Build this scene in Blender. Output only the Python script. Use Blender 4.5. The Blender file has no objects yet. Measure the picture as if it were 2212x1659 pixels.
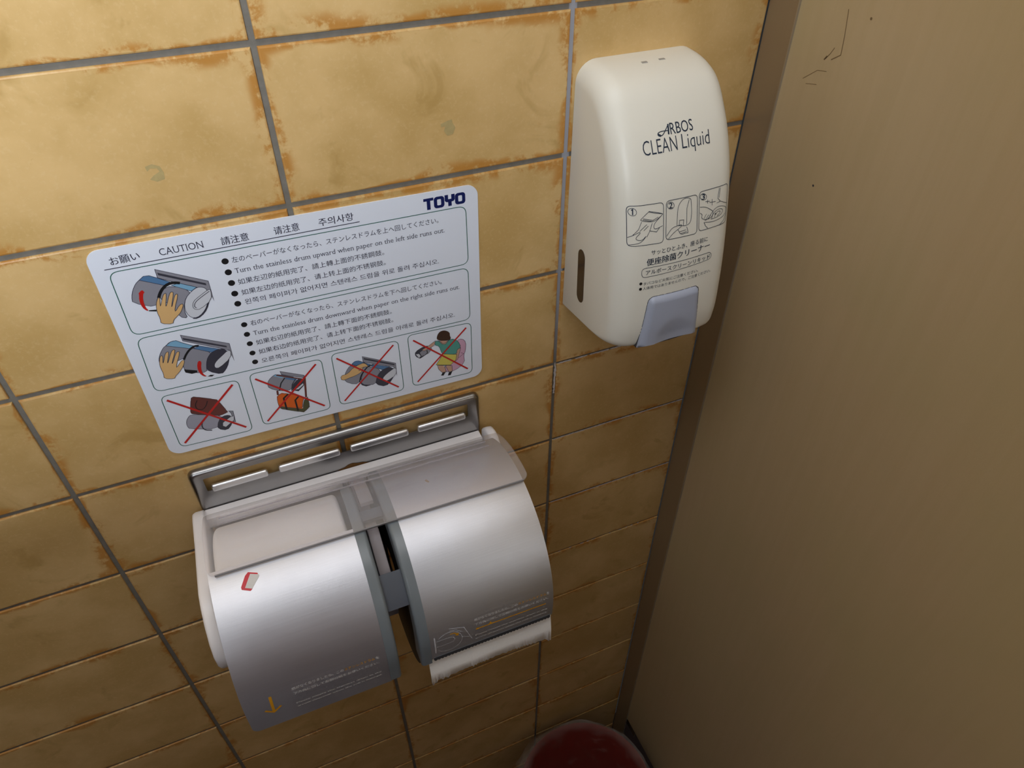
import bpy, bmesh, math, random
from mathutils import Matrix, Vector, geometry

SC = bpy.context.scene
COL = SC.collection
random.seed(7)

# ------------------------------------------------------------------ camera
cam_data = bpy.data.cameras.new('camera')
cam_data.sensor_fit = 'HORIZONTAL'
cam_data.sensor_width = 36.0
cam_data.lens = 36.0 * 1554.935 / 2212.0
cam_data.clip_start = 0.02
cam = bpy.data.objects.new('camera', cam_data)
COL.objects.link(cam)
right = Vector((0.920741196, -0.390173414, 0.000597086))
down = Vector((-0.258573619, -0.611333212, -0.747938091))
fwd = Vector((0.292190576, 0.688503022, -0.663768225))
CM = Matrix((right, -down, -fwd)).transposed().to_4x4()
CM.translation = Vector((-0.03344164, -0.45088864, 0.12524416))
cam.matrix_world = CM
SC.camera = cam

# ------------------------------------------------------------------ light and exposure
SC.view_settings.view_transform = 'Standard'
SC.view_settings.look = 'None'
SC.view_settings.gamma = 1.0
SC.view_settings.use_curve_mapping = False
SC.view_settings.exposure = 0.0
try:
    SC.cycles.use_denoising = True
except Exception:
    pass
SC.cycles.max_bounces = 10
SC.cycles.transparent_max_bounces = 12

W = bpy.data.worlds.new('world')
SC.world = W
W.use_nodes = True
W.node_tree.nodes['Background'].inputs['Color'].default_value = (0.86, 0.93, 1.0, 1)
W.node_tree.nodes['Background'].inputs['Strength'].default_value = 0.02

def area(name, loc, target, sx, sy, power, color):
    d = bpy.data.lights.new(name, 'AREA')
    d.shape = 'RECTANGLE'
    d.size, d.size_y, d.energy, d.color = sx, sy, power, color
    o = bpy.data.objects.new(name, d)
    COL.objects.link(o)
    o.location = loc
    o.rotation_euler = (Vector(target) - Vector(loc)).to_track_quat('-Z', 'Y').to_euler()
    return o
LEFT_X, FRONT_Y, PART_TOP, SHADE_TOP, FLOOR_Z, CEIL_Z = -0.95, -1.15, 0.66, 0.27, -1.30, 1.08
ROOM_Y = -2.60                             # far wall of the washroom, with its window
WIN = (-1.00, 0.77, 1.30, 0.54)            # window centre (x, z), width, height
area('window_light', (WIN[0], ROOM_Y + 0.004, WIN[1]), (WIN[0], 0, WIN[1]), WIN[2], WIN[3], 150, (0.86, 0.93, 1.0))
area('ceiling_lamp_light', (-0.15, -0.42, CEIL_Z - 0.035), (-0.15, -0.42, 0), 1.60, 0.50, 8.5, (0.97, 0.98, 1.0))
GLOW_PANEL = (0.55, 0.60, 0.90, 0.90)            # added unseen dim glow panel, mirrored in the right drum
area('drum_reflection_light', (GLOW_PANEL[0], ROOM_Y + 0.004, GLOW_PANEL[1]), (GLOW_PANEL[0], 0, GLOW_PANEL[1]), GLOW_PANEL[2], GLOW_PANEL[3], 3.0, (0.90, 0.95, 1.0))  # added light, brightens the right drum's reflection

# ------------------------------------------------------------------ node helpers
def new_mat(name):
    m = bpy.data.materials.new(name)
    m.use_nodes = True
    nt = m.node_tree
    return m, nt, nt.nodes['Principled BSDF']

def mat(name, col, rough=0.5, metal=0.0, spec=0.5, var=0.0, scale=40.0, stretch=None, bump=0.0, coat=0.0):
    m, nt, b = new_mat(name)
    b.inputs['Base Color'].default_value = (*col, 1)
    b.inputs['Roughness'].default_value = rough
    b.inputs['Metallic'].default_value = metal
    b.inputs['Specular IOR Level'].default_value = spec
    b.inputs['Coat Weight'].default_value = coat
    tc = nt.nodes.new('ShaderNodeTexCoord')
    mp = nt.nodes.new('ShaderNodeMapping')
    nz = nt.nodes.new('ShaderNodeTexNoise')
    nz.inputs['Scale'].default_value = scale
    nz.inputs['Detail'].default_value = 4
    nt.links.new(tc.outputs['Object'], mp.inputs['Vector'])
    nt.links.new(mp.outputs['Vector'], nz.inputs['Vector'])
    if stretch:
        mp.inputs['Scale'].default_value = stretch
    mx = nt.nodes.new('ShaderNodeMix')
    mx.data_type = 'RGBA'
    mx.inputs['A'].default_value = (*[c * (1 - var) for c in col], 1)
    mx.inputs['B'].default_value = (*[min(1, c * (1 + var)) for c in col], 1)
    nt.links.new(nz.outputs['Fac'], mx.inputs['Factor'])
    nt.links.new(mx.outputs['Result'], b.inputs['Base Color'])
    if bump:
        bp = nt.nodes.new('ShaderNodeBump')
        bp.inputs['Strength'].default_value = bump
        bp.inputs['Distance'].default_value = 0.0005
        nt.links.new(nz.outputs['Fac'], bp.inputs['Height'])
        nt.links.new(bp.outputs['Normal'], b.inputs['Normal'])
    return m

class NB:
    """tiny node-graph builder"""
    def __init__(s, nt): s.nt = nt
    def _in(s, sock, v):
        if hasattr(v, 'is_output') or isinstance(v, bpy.types.NodeSocket): s.nt.links.new(v, sock)
        else: sock.default_value = v
    def m(s, op, a, b=0.0, c=0.0, clamp=False):
        n = s.nt.nodes.new('ShaderNodeMath'); n.operation = op; n.use_clamp = clamp
        s._in(n.inputs[0], a); s._in(n.inputs[1], b); s._in(n.inputs[2], c)
        return n.outputs[0]
    def smooth(s, v, lo, hi):
        n = s.nt.nodes.new('ShaderNodeMapRange'); n.interpolation_type = 'SMOOTHSTEP'
        s._in(n.inputs[0], v); n.inputs[1].default_value = lo; n.inputs[2].default_value = hi
        return n.outputs[0]
    def noise(s, vec, scale, detail=4, rough=0.55, dist=0.0):
        n = s.nt.nodes.new('ShaderNodeTexNoise'); s._in(n.inputs['Vector'], vec)
        n.inputs['Scale'].default_value = scale; n.inputs['Detail'].default_value = detail
        n.inputs['Roughness'].default_value = rough; n.inputs['Distortion'].default_value = dist
        return n.outputs['Fac']
    def mix(s, f, a, b):
        n = s.nt.nodes.new('ShaderNodeMix'); n.data_type = 'RGBA'
        s._in(n.inputs['Factor'], f); s._in(n.inputs['A'], a); s._in(n.inputs['B'], b)
        return n.outputs['Result']
    def attr(s, name):
        n = s.nt.nodes.new('ShaderNodeAttribute'); n.attribute_name = name
        sp = s.nt.nodes.new('ShaderNodeSeparateXYZ'); s.nt.links.new(n.outputs['Vector'], sp.inputs[0])
        return sp.outputs
    def pos(s):
        g = s.nt.nodes.new('ShaderNodeNewGeometry')
        sp = s.nt.nodes.new('ShaderNodeSeparateXYZ'); s.nt.links.new(g.outputs['Position'], sp.inputs[0])
        return g.outputs['Position'], sp.outputs

# ------------------------------------------------------------------ materials
def tile_material():
    m, nt, b = new_mat('glazed_tan_tile')
    n = NB(nt)
    P, p = n.pos()
    rel = n.attr('rel'); half = n.attr('half')
    off = nt.nodes.new('ShaderNodeCombineXYZ')
    n._in(off.inputs[0], n.m('MULTIPLY_ADD', rel[2], 7.3, p[0])); n._in(off.inputs[1], rel[2]); n._in(off.inputs[2], p[2])
    V = off.outputs[0]
    dx = n.m('SUBTRACT', half[0], n.m('ABSOLUTE', rel[0])); dz = n.m('SUBTRACT', half[1], n.m('ABSOLUTE', rel[1]))
    d = n.m('MINIMUM', dx, dz)
    big = n.noise(V, 14, 5, .6); mid = n.noise(V, 45, 5, .65, .4); fine = n.noise(V, 400, 3, .6)
    base = n.mix(n.smooth(big, .32, .68), (.55, .355, .130, 1), (.69, .465, .205, 1))
    base = n.mix(n.m('MULTIPLY', n.smooth(fine, .5, .75), .25), base, (.75, .56, .30, 1))
    # olive-brown cloudy patches in the glaze
    base = n.mix(n.m('MULTIPLY', n.smooth(n.noise(V, 22, 4, .6, .8), .57, .72), .55), base, (.42, .26, .075, 1))
    # rust-coloured stains that gather along the tile rims
    wob = n.noise(V, 18, 3)
    reach = n.m('MULTIPLY_ADD', wob, .045, -.016)
    rim = n.m('SUBTRACT', 1.0, n.m('DIVIDE', d, n.m('MAXIMUM', reach, .001)), clamp=True)
    st = n.m('MULTIPLY', n.smooth(rim, .02, .75), n.smooth(n.m('ADD', mid, n.m('MULTIPLY_ADD', n.noise(V, 230, 4, .7), .5, -.25)), .42, .58))
    base = n.mix(n.m('MULTIPLY', st, .85), base, (.47, .20, .03, 1))
    edge = n.smooth(d, .0022, .0006)
    base = n.mix(n.m('MULTIPLY', edge, n.m('MULTIPLY', n.smooth(n.noise(V, 70, 4, .7), .40, .68), .6)), base, (.50, .25, .07, 1))
    # single rust blots in the middle of a tile
    blot = n.m('MULTIPLY', n.smooth(n.noise(V, 30, 5, .7, .6), .64, .74), n.smooth(big, .5, .6))
    base = n.mix(n.m('MULTIPLY', blot, .75), base, (.45, .20, .04, 1))
    nt.links.new(base, b.inputs['Base Color'])
    b.inputs['Roughness'].default_value = .36
    b.inputs['Specular IOR Level'].default_value = .35
    bp = nt.nodes.new('ShaderNodeBump'); bp.inputs['Strength'].default_value = .25; bp.inputs['Distance'].default_value = .002
    n._in(bp.inputs['Height'], n.m('MULTIPLY_ADD', fine, .08, n.m('MULTIPLY', mid, .5)))
    nt.links.new(bp.outputs['Normal'], b.inputs['Normal'])
    return m

def grout_material():
    m, nt, b = new_mat('cement_grout')
    n = NB(nt)
    P, p = n.pos()
    nz = n.noise(P, 180, 4)
    base = n.mix(nz, (.13, .12, .10, 1), (.23, .215, .19, 1))
    # newer blue-grey sealant in the right-hand upright joint
    j = n.smooth(n.m('ABSOLUTE', n.m('SUBTRACT', p[0], .2011)), .0032, .0026)
    j = n.m('MULTIPLY', j, n.smooth(p[2], -.32, -.22))
    base = n.mix(j, base, (.33, .34, .38, 1))
    nt.links.new(base, b.inputs['Base Color'])
    b.inputs['Roughness'].default_value = .85
    return m

def steel_material(name, col, rough, sx=(1.5, 380, 380), bump=.12, var=.06, aniso=0.0):
    m, nt, b = new_mat(name)
    n = NB(nt)
    tc = nt.nodes.new('ShaderNodeTexCoord'); mp = nt.nodes.new('ShaderNodeMapping')
    mp.inputs['Scale'].default_value = sx
    nt.links.new(tc.outputs['Object'], mp.inputs['Vector'])
    f = n.noise(mp.outputs['Vector'], 6.0, 5, .7)
    g = n.noise(tc.outputs['Object'], 28, 3)
    base = n.mix(f, tuple(c * (1 - var) for c in col) + (1,), tuple(min(1, c * (1 + var)) for c in col) + (1,))
    nt.links.new(base, b.inputs['Base Color'])
    b.inputs['Metallic'].default_value = 1
    n._in(b.inputs['Roughness'], n.m('MULTIPLY_ADD', f, .10, n.m('MULTIPLY_ADD', g, .06, rough - .08)))
    bp = nt.nodes.new('ShaderNodeBump'); bp.inputs['Strength'].default_value = bump; bp.inputs['Distance'].default_value = .0004
    n._in(bp.inputs['Height'], f)
    nt.links.new(bp.outputs['Normal'], b.inputs['Normal'])
    if aniso:                             # drum brushed along X: reflections smear round the drum
        tg = nt.nodes.new('ShaderNodeTangent'); tg.direction_type = 'RADIAL'; tg.axis = 'X'
        nt.links.new(tg.outputs[0], b.inputs['Tangent']); b.inputs['Anisotropic'].default_value = aniso
    return m

def clear_material(name, tint, refl=.12):
    m, nt, b = new_mat(name)
    nt.nodes.remove(b)
    out = nt.nodes['Material Output']
    tr = nt.nodes.new('ShaderNodeBsdfTransparent'); tr.inputs['Color'].default_value = (*tint, 1)
    gl = nt.nodes.new('ShaderNodeBsdfGlossy'); gl.inputs['Roughness'].default_value = .12
    fr = nt.nodes.new('ShaderNodeFresnel'); fr.inputs['IOR'].default_value = 1.45
    df = nt.nodes.new('ShaderNodeBsdfDiffuse'); df.inputs['Color'].default_value = (.78, .755, .76, 1)
    m1 = nt.nodes.new('ShaderNodeMixShader'); m1.inputs[0].default_value = refl
    m2 = nt.nodes.new('ShaderNodeMixShader')
    nt.links.new(tr.outputs[0], m1.inputs[1]); nt.links.new(df.outputs[0], m1.inputs[2])
    geo = nt.nodes.new('ShaderNodeNewGeometry')
    n = NB(nt)
    n._in(m2.inputs[0], n.m('MULTIPLY', fr.outputs[0], n.m('SUBTRACT', 1.0, geo.outputs['Backfacing']))); nt.links.new(m1.outputs[0], m2.inputs[1]); nt.links.new(gl.outputs[0], m2.inputs[2])
    nt.links.new(m2.outputs[0], out.inputs['Surface'])
    return m

def panel_material():
    m, nt, b = new_mat('beige_partition_laminate')
    n = NB(nt)
    tc = nt.nodes.new('ShaderNodeTexCoord'); mp = nt.nodes.new('ShaderNodeMapping')
    mp.inputs['Scale'].default_value = (1, 60, 3)
    nt.links.new(tc.outputs['Object'], mp.inputs['Vector'])
    streak = n.noise(mp.outputs['Vector'], 2.2, 5, .6)
    cloud = n.noise(tc.outputs['Object'], 5, 3)
    base = n.mix(n.smooth(streak, .3, .7), (.525, .402, .232, 1), (.548, .422, .250, 1))
    base = n.mix(n.m('MULTIPLY', n.smooth(cloud, .4, .65), .6), base, (.50, .405, .222, 1))
    nt.links.new(base, b.inputs['Base Color'])
    b.inputs['Roughness'].default_value = .42
    fine = n.noise(tc.outputs['Object'], 900, 2)
    bp = nt.nodes.new('ShaderNodeBump'); bp.inputs['Strength'].default_value = .15; bp.inputs['Distance'].default_value = .0006
    n._in(bp.inputs['Height'], n.m('ADD', n.m('MULTIPLY', streak, .5), n.m('MULTIPLY', fine, .6)))
    nt.links.new(bp.outputs['Normal'], b.inputs['Normal'])
    return m

M = {
    'tile': tile_material(), 'grout': grout_material(),
    'panel': panel_material(), 'mortar': mat('pale_mortar', (.60, .565, .56), .85, 0, .2, .25, 300),
    'channel': mat('bronze_channel', (.34, .26, .165), .30, .35, .5, .05, 8, (1, 1, 1)),
    'channel_lip': mat('channel_lip', (.45, .40, .32), .3, .6),
    'pale': mat('pale_reflection_panel', (.50, .48, .46), .5, 0, .4, .05, 10),  # for the added stub, kept pale to lighten the drum's reflection
    'floor': mat('dark_red_floor', (.050, .024, .018), .45, 0, .4, .3, 30),
    'partition': mat('tan_partition', (.085, .065, .045), .5, 0, .4, .06, 10),
    'shade_door': mat('dark_shade_door', (.17, .115, .12), .5, 0, .4, .06, 10),  # dark red stands in for a standing person's mirrored clothing
    'ceiling': mat('white_ceiling', (.30, .30, .295), .9),
    'sign': mat('sign_white', (.77, .815, .92), .32, 0, .5, .02, 8),
    'cream': mat('cream_plastic', (.80, .785, .705), .38, 0, .5, .015, 12),
    'button': mat('grey_blue_plastic', (.40, .44, .555), .38, 0, .5, .03, 40),
    'push': mat('button_lettering', (.43, .465, .57), .45),
    'slit': mat('dark_window_plastic', (.035, .02, .015), .25),
    'seam': mat('seam_dark', (.05, .05, .055), .7),
    'mark': mat('moulded_mark_grey', (.33, .32, .29), .6),
    'steel': steel_material('brushed_stainless', (.555, .56, .60), .345, bump=.14, aniso=.85, var=.12),
    'plate_steel': steel_material('plate_stainless', (.36, .355, .355), .30, (3, 120, 120), .05, .05),
    'tab_steel': steel_material('bent_tab_stainless', (.88, .88, .90), .38, (3, 120, 120), .03, .03),
    'rim': mat('slate_grey_plastic', (.175, .205, .232), .30, 0, .5, .06, 60),
    'rim_dark': mat('dark_grey_plastic', (.030, .032, .036), .5, 0, .4, .1, 60),
    'connector': mat('slate_blue_plastic', (.085, .098, .125), .4, 0, .5, .05, 60),
    'white_plastic': mat('white_plastic', (.86, .83, .84), .34, 0, .5, .02, 30),
    'lavender': mat('lavender_grey_plastic', (.29, .265, .285), .45, 0, .4, .05, 200),
    'paper': mat('tissue_paper', (.94, .935, .93), .95, 0, .05, .02, 500, None, .3),
    'clear': clear_material('clear_acrylic', (.99, .98, .985), .15),
    'clear_tab': clear_material('clear_acrylic_tab', (.80, .77, .82), .30),
    'lid_edge': mat('acrylic_cut_edge', (.22, .22, .24), .25),
    'cutter': mat('dark_cutter_plastic', (.05, .055, .065), .45),
    'rust': mat('rust_smear', (.16, .075, .02), .8, 0, .2, .5, 900),
    'rust_light': mat('light_rust', (.42, .30, .16), .7, 0, .2, .4, 900),
    'grime': mat('residue_olive', (.45, .345, .15), .5, 0, .4, .15, 300),
    'scratch': mat('scratch_brown', (.20, .13, .06), .6),
    'bin': mat('red_plastic', (.25, .020, .010), .4, 0, .5, .1, 20),
    'sticker_red': mat('sticker_red', (.62, .03, .05), .5),
    'sticker_white': mat('sticker_white', (.70, .70, .70), .6, 0, .3, .06, 700),
    'navy': mat('print_navy', (.008, .022, .05), .5),
    'print_white': mat('print_white', (.80, .79, .80), .5),
    'print_orange': mat('print_orange', (.75, .36, .01), .5),
    'print_lines': mat('print_light_grey', (.62, .62, .68), .5),
}
INK = dict(black=(.010, .010, .012), blue=(.085, .19, .36), brown=(.13, .035, .028), dark=(.042, .042, .060),
           face=(.55, .33, .24), green=(.012, .115, .085), grey=(.255, .255, .300), hair=(.055, .025, .014),
           ink=(.022, .022, .050), olive=(.085, .080, .032), orange=(.66, .115, .008), pale=(.33, .33, .40),
           pink=(.60, .36, .49), red=(.50, .014, .010), skin=(.67, .42, .18), sky=(.20, .40, .58),
           teal=(.085, .31, .26), white=(.60, .62, .68), yellow=(.60, .53, .11), logo=(.004, .012, .10))
for k, c in INK.items():
    M['ink_' + k] = mat('print_' + k + '_ink', c, .4, 0, .4)

# ------------------------------------------------------------------ object helpers
def empty(name, mtx, label, cat, group=None):
    o = bpy.data.objects.new(name, None)
    o.empty_display_size = .02
    COL.objects.link(o)
    o.matrix_world = mtx
    o['label'] = label; o['category'] = cat
    if group: o['group'] = group
    o_mtx[o.name] = mtx.copy()
    return o
o_mtx = {}

def link(name, me, mats, parent=None, root=None, smooth=True, angle=35, label=None):
    """mesh given in world space (root set) or in the parent's own space (root None)"""
    if root is not None:
        me.transform(o_mtx[root.name].inverted())
    for x in mats: me.materials.append(x)
    if smooth:
        for p in me.polygons: p.use_smooth = True
        me.set_sharp_from_angle(angle=math.radians(angle))
    o = bpy.data.objects.new(name, me)
    COL.objects.link(o)
    if parent is not None: o.parent = parent
    if label: o['label'] = label
    return o

def from_bm(bm, name):
    bm.normal_update()
    me = bpy.data.meshes.new(name); bm.to_mesh(me); bm.free()
    return me

def pydata(name, v, f, fm=None):
    me = bpy.data.meshes.new(name); me.from_pydata([tuple(x) for x in v], [], f)
    if fm: me.polygons.foreach_set('material_index', fm)
    me.update()
    return me

def bm_box(bm, lo, hi, bev=0.0, seg=2):
    r = bmesh.ops.create_cube(bm, size=1.0)
    vs = r['verts']
    for v in vs:
        v.co = Vector([lo[i] + (v.co[i] + .5) * (hi[i] - lo[i]) for i in range(3)])
    if bev:
        es = list({e for v in vs for e in v.link_edges})
        bmesh.ops.bevel(bm, geom=es, offset=bev, segments=seg, profile=.5, affect='EDGES')

def bm_prism_x(bm, prof, x0, x1, bev=0.0, seg=2):
    """closed (y,z) profile swept along X"""
    a = [bm.verts.new((x0, y, z)) for y, z in prof]; b = [bm.verts.new((x1, y, z)) for y, z in prof]
    n = len(prof)
    fs = [bm.faces.new(a), bm.faces.new(b[::-1])]
    for i in range(n): fs.append(bm.faces.new((a[i], b[i], b[(i + 1) % n], a[(i + 1) % n])))
    bmesh.ops.recalc_face_normals(bm, faces=fs)
    if bev:
        es = [e for e in bm.edges if e.is_valid and ((e.verts[0] in a and e.verts[1] in a) or (e.verts[0] in b and e.verts[1] in b))]
        bmesh.ops.bevel(bm, geom=es, offset=bev, segments=seg, profile=.5, affect='EDGES')

class Flat:
    """collects flat printed shapes: 2-D points in mm, a layer number and a material; fn maps (x, z, layer) to 3-D"""
    def __init__(s, fn, step=0): s.v, s.f, s.fm, s.mats, s.fn, s.step = [], [], [], [], fn, step
    def mi(s, m):
        if m not in s.mats: s.mats.append(m)
        return s.mats.index(m)
    def tri(s, pts, tris, m, L):
        if s.step:                        # follow a curved surface: halve long triangles
            todo, done, pts = [tuple(t) for t in tris], [], [tuple(p) for p in pts]
            while todo:
                t = todo.pop(); e = [math.dist(pts[t[i]], pts[t[(i + 1) % 3]]) for i in range(3)] if len(t) == 3 else [0]
                i = max(range(len(e)), key=lambda q: e[q])
                if e[i] <= s.step: done.append(t); continue
                a, c, o = t[i], t[(i + 1) % 3], t[(i + 2) % 3]
                pts.append(((pts[a][0] + pts[c][0]) / 2, (pts[a][1] + pts[c][1]) / 2)); q = len(pts) - 1
                todo += [(a, q, o), (q, c, o)]
            tris = done
        b = len(s.v); s.v += [s.fn(x, z, L) for x, z in pts]
        for t in tris:
            t = [b + i for i in t]
            s.f.append(t); s.fm.append(s.mi(m))
    def fill(s, pts, m, L):
        tr = geometry.tessellate_polygon([[Vector((x, z, 0)) for x, z in pts]])
        s.tri(pts, tr, m, L)
    def line(s, pts, w, m, L):
        n = len(pts); closed = n > 2 and math.dist(pts[0], pts[-1]) < 1e-6
        P = [Vector(p) for p in pts]; A, B = [], []
        for i in range(n):
            a = P[i - 1] if i > 0 else (P[-2] if closed else None)
            c = P[i + 1] if i < n - 1 else (P[1] if closed else None)
            d1 = (P[i] - a).normalized() if a is not None and (P[i] - a).length > 1e-9 else None
            d2 = (c - P[i]).normalized() if c is not None and (c - P[i]).length > 1e-9 else None
            d1 = d1 or d2; d2 = d2 or d1
            if d1 is None: return
            t = d1 + d2
            t = t.normalized() if t.length > 1e-6 else d1
            nn = Vector((-t.y, t.x)); k = max(.45, abs(nn.dot(Vector((-d1.y, d1.x)))))
            A.append(P[i] + nn * (w / 2 / k)); B.append(P[i] - nn * (w / 2 / k))
        pts2 = [tuple(x) for x in A] + [tuple(x) for x in B]
        s.tri(pts2, [q for i in range(n - 1) for q in ((i, i + 1, n + i + 1), (i, n + i + 1, n + i))], m, L)
    def disc(s, c, r, m, L, k=20):
        s.fill([(c[0] + r * math.cos(6.28318 * i / k), c[1] + r * math.sin(6.28318 * i / k)) for i in range(k)], m, L)
    def text(s, body, a, b, size, m, L, bold=0.0, serif=False):
        """text whose baseline runs from a to b (mm); size = em height in mm"""
        cjk = any(ord(ch) > 0x2e80 for ch in body)
        if bold > .02 or (cjk and bold > 0):                   # heavy weight: overprint with small shifts
            for q in (-1, -.33, .33, 1): s.text(body, (a[0] + q * bold * size * .5, a[1] + q * bold * size * .2), (b[0] + q * bold * size * .5, b[1] + q * bold * size * .2), size, m, L + q * .2, 0.0 if cjk else .008, serif)
            return
        V, T = glyphs(body, bold, serif)
        x0 = min(v[0] for v in V); x1 = max(v[0] for v in V)
        a, b = Vector(a), Vector(b); u = (b - a).normalized(); n = Vector((-u.y, u.x)); k = (b - a).length / (x1 - x0)
        s.tri([tuple(a + u * ((x - x0) * k) + n * (y * size)) for x, y in V], T, m, L)
    def build(s, name, parent, label=None):
        me = pydata(name, s.v, s.f, s.fm)
        return link(name, me, s.mats, parent, None, False, label=label)

def chaikin(P, n=2, closed=True):
    """round off a hand-drawn outline"""
    for _ in range(n):
        o = [] if closed else [P[0]]
        for i in range(len(P) if closed else len(P) - 1):
            a, b = P[i], P[(i + 1) % len(P)]
            o += [(a[0] * .75 + b[0] * .25, a[1] * .75 + b[1] * .25), (a[0] * .25 + b[0] * .75, a[1] * .25 + b[1] * .75)]
        P = o if closed else o + [P[-1]]
    return P
_gl = {}
def glyphs(body, bold=0.0, serif=False):
    key = (body, bold, serif)
    if key in _gl: return _gl[key]
    c = bpy.data.curves.new('lettering', 'FONT'); c.body = body; c.size = 1.0; c.offset = bold; c.resolution_u = 3
    o = bpy.data.objects.new('lettering', c); COL.objects.link(o)
    bpy.context.view_layer.update()
    me = bpy.data.meshes.new_from_object(o.evaluated_get(bpy.context.evaluated_depsgraph_get()))
    V = [(v.co.x, v.co.y) for v in me.vertices]
    T = [tuple(p.vertices) for p in me.polygons]
    if serif:
        cnt = {}
        for p in me.polygons:
            for e in p.edge_keys: cnt[e] = cnt.get(e, 0) + 1
        for e, k in cnt.items():
            (xa, ya), (xb, yb) = V[e[0]], V[e[1]]
            if k == 1 and abs(ya - yb) < .004 and .04 < abs(xa - xb) < .17:
                up = 1 if ya < .15 else -1
                if .15 < ya < .42: continue
                l, r = min(xa, xb) - .055, max(xa, xb) + .055
                q = len(V); V += [(l, ya), (r, ya), (r, ya + up * .035), (l, ya + up * .035)]
                T += [(q, q + 1, q + 2), (q, q + 2, q + 3)]
    bpy.data.objects.remove(o); bpy.data.curves.remove(c); bpy.data.meshes.remove(me)
    _gl[key] = (V, T)
    return V, T

def setting(o, kind='structure', label=None, cat=None):
    o['kind'] = kind
    if label: o['label'] = label
    if cat: o['category'] = cat
    return o

# ------------------------------------------------------------------ the setting
PITCH_X, PITCH_Z, JOINT = 0.20112, 0.1, 0.0036
X_END = 0.358
def build_wall():
    v, f, fm, rel, half = [], [], [], [], []
    def quad(p, mi, r=None, h=None):
        b = len(v); v.extend(p); f.append((b, b + 1, b + 2, b + 3)); fm.append(mi)
        rel.extend(r or [(0, 0, 0)] * 4); half.extend([h or (1, 1, 0)] * 4)
    g = .0016
    quad([(LEFT_X, g, FLOOR_Z), (X_END, g, FLOOR_Z), (X_END, g, CEIL_Z), (LEFT_X, g, CEIL_Z)], 1)
    cols = []
    k = -6
    while k <= 1:
        x0, x1 = k * PITCH_X + JOINT / 2, (k + 1) * PITCH_X - JOINT / 2
        if k == 1: x1 = X_END - .0005; x0 -= .0004
        x0 = max(x0, LEFT_X)
        if x1 > x0 + .01: cols.append((k, x0, x1))
        k += 1
    for (k, x0, x1) in cols:
        for r in range(-13, 14):
            jz = JOINT if k < 1 or r < 2 else .0022
            z1, z0 = -r * PITCH_Z - jz / 2, -(r + 1) * PITCH_Z + jz / 2
            z0 = max(z0, FLOOR_Z); z1 = min(z1, CEIL_Z)
            if z1 - z0 < .01: continue
            rnd = random.random()
            cx, cz, hw, hh = (x0 + x1) / 2, (z0 + z1) / 2, (x1 - x0) / 2, (z1 - z0) / 2
            tilt = [random.uniform(-.00025, .00025) for _ in range(4)]
            rings = []
            for ins, y in ((0, g), (0.0001, .0009), (.0004, .0003), (.0012, 0.0)):
                c = [(-hw + ins, -hh + ins), (hw - ins, -hh + ins), (hw - ins, hh - ins), (-hw + ins, hh - ins)]
                rings.append([((cx + a, y + (tilt[i] if y < g else 0), cz + b), (a, b, rnd)) for i, (a, b) in enumerate(c)])
            h = (hw, hh, 0)
            for A, B in zip(rings, rings[1:]):
                for i in range(4):
                    j = (i + 1) % 4
                    q = [A[i], A[j], B[j], B[i]]
                    quad([t[0] for t in q], 0, [t[1] for t in q], h)
            q = rings[-1]
            quad([t[0] for t in q], 0, [t[1] for t in q], h)
    me = pydata('wall_back', v, f, fm)
    for nm, data in (('rel', rel), ('half', half)):
        a = me.attributes.new(nm, 'FLOAT_VECTOR', 'POINT')
        a.data.foreach_set('vector', [c for t in data for c in t])
    return setting(link('wall_back', me, [M['tile'], M['grout']], smooth=False))
wall = build_wall()

def blob(cx, cz, pts, y=-.0001):
    fl = Flat(lambda x, z, L: (cx + x / 1000, y, cz + z / 1000)); fl.fill(pts, M['grime'], 0); return fl
# glue residue left on the tiles by old hooks
for (cx, cz), pts in (((-.0714, -.0632), [(-4, 4), (0, 5), (4, 3), (5, -1), (4.5, -5), (0, -6), (-3.5, -4), (-1, -2), (3, 0), (2, 2), (-1.5, 2.5), (-3.5, 1)]),
                      ((.1116, -.0650), [(-5, 3), (0, 4.5), (3, 5), (3, 3), (5, -1), (3, -5), (-1, -5.5), (-3, -2), (-2, 1), (-5, 1)])):
    fl = blob(cx, cz, pts); fl.build('adhesive_residue', wall, 'olive glue residue on a tile')

def repointing():
    rnd = random.Random(9)
    for row, x0, x1, fill in ((3, .2035, .2720, .85), (4, .2025, .3570, 1.0), (5, .2035, .3565, .92), (6, .2180, .3300, .35)):
        fl = Flat(lambda x, z, L: (x / 1000, .00005, z / 1000)); z = -row * 100; x = x0 * 1000
        while x < x1 * 1000 - 1:
            L = rnd.uniform(8, 22) if fill > .8 else rnd.uniform(2, 6); e = min(x + L, x1 * 1000); k = max(3, int((e - x) / 1.5))
            xs = [x + (e - x) * i / k for i in range(k + 1)]
            up = [(q, z + rnd.uniform(.55, 1.1) * (.35 if i in (0, k) else 1)) for i, q in enumerate(xs)]
            dn = [(q, z - rnd.uniform(.5, 1.0) * (.35 if i in (0, k) else 1)) for i, q in enumerate(xs)]
            fl.fill(dn + up[::-1], M['mortar'], 0)
            x = e if fill > .9 else e + rnd.uniform(.5, 4) * (1 if fill > .8 else 5)
        fl.build('repointed_joint', wall, 'pale new mortar in a level joint')
    fl = Flat(lambda x, z, L: (x / 1000, .00005, z / 1000)); rr_ = [(z, 201.1 + rnd.uniform(-.4, .4), rnd.uniform(.3, 1.3)) for z in range(-336, -296, 2)]
    fl.fill([(c + w, z) for z, c, w in rr_] + [(c - w, z) for z, c, w in rr_[::-1]], M['mortar'], 0)
    fl.build('repointed_joint', wall, 'pale mortar smear in the upright joint')
repointing()

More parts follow.
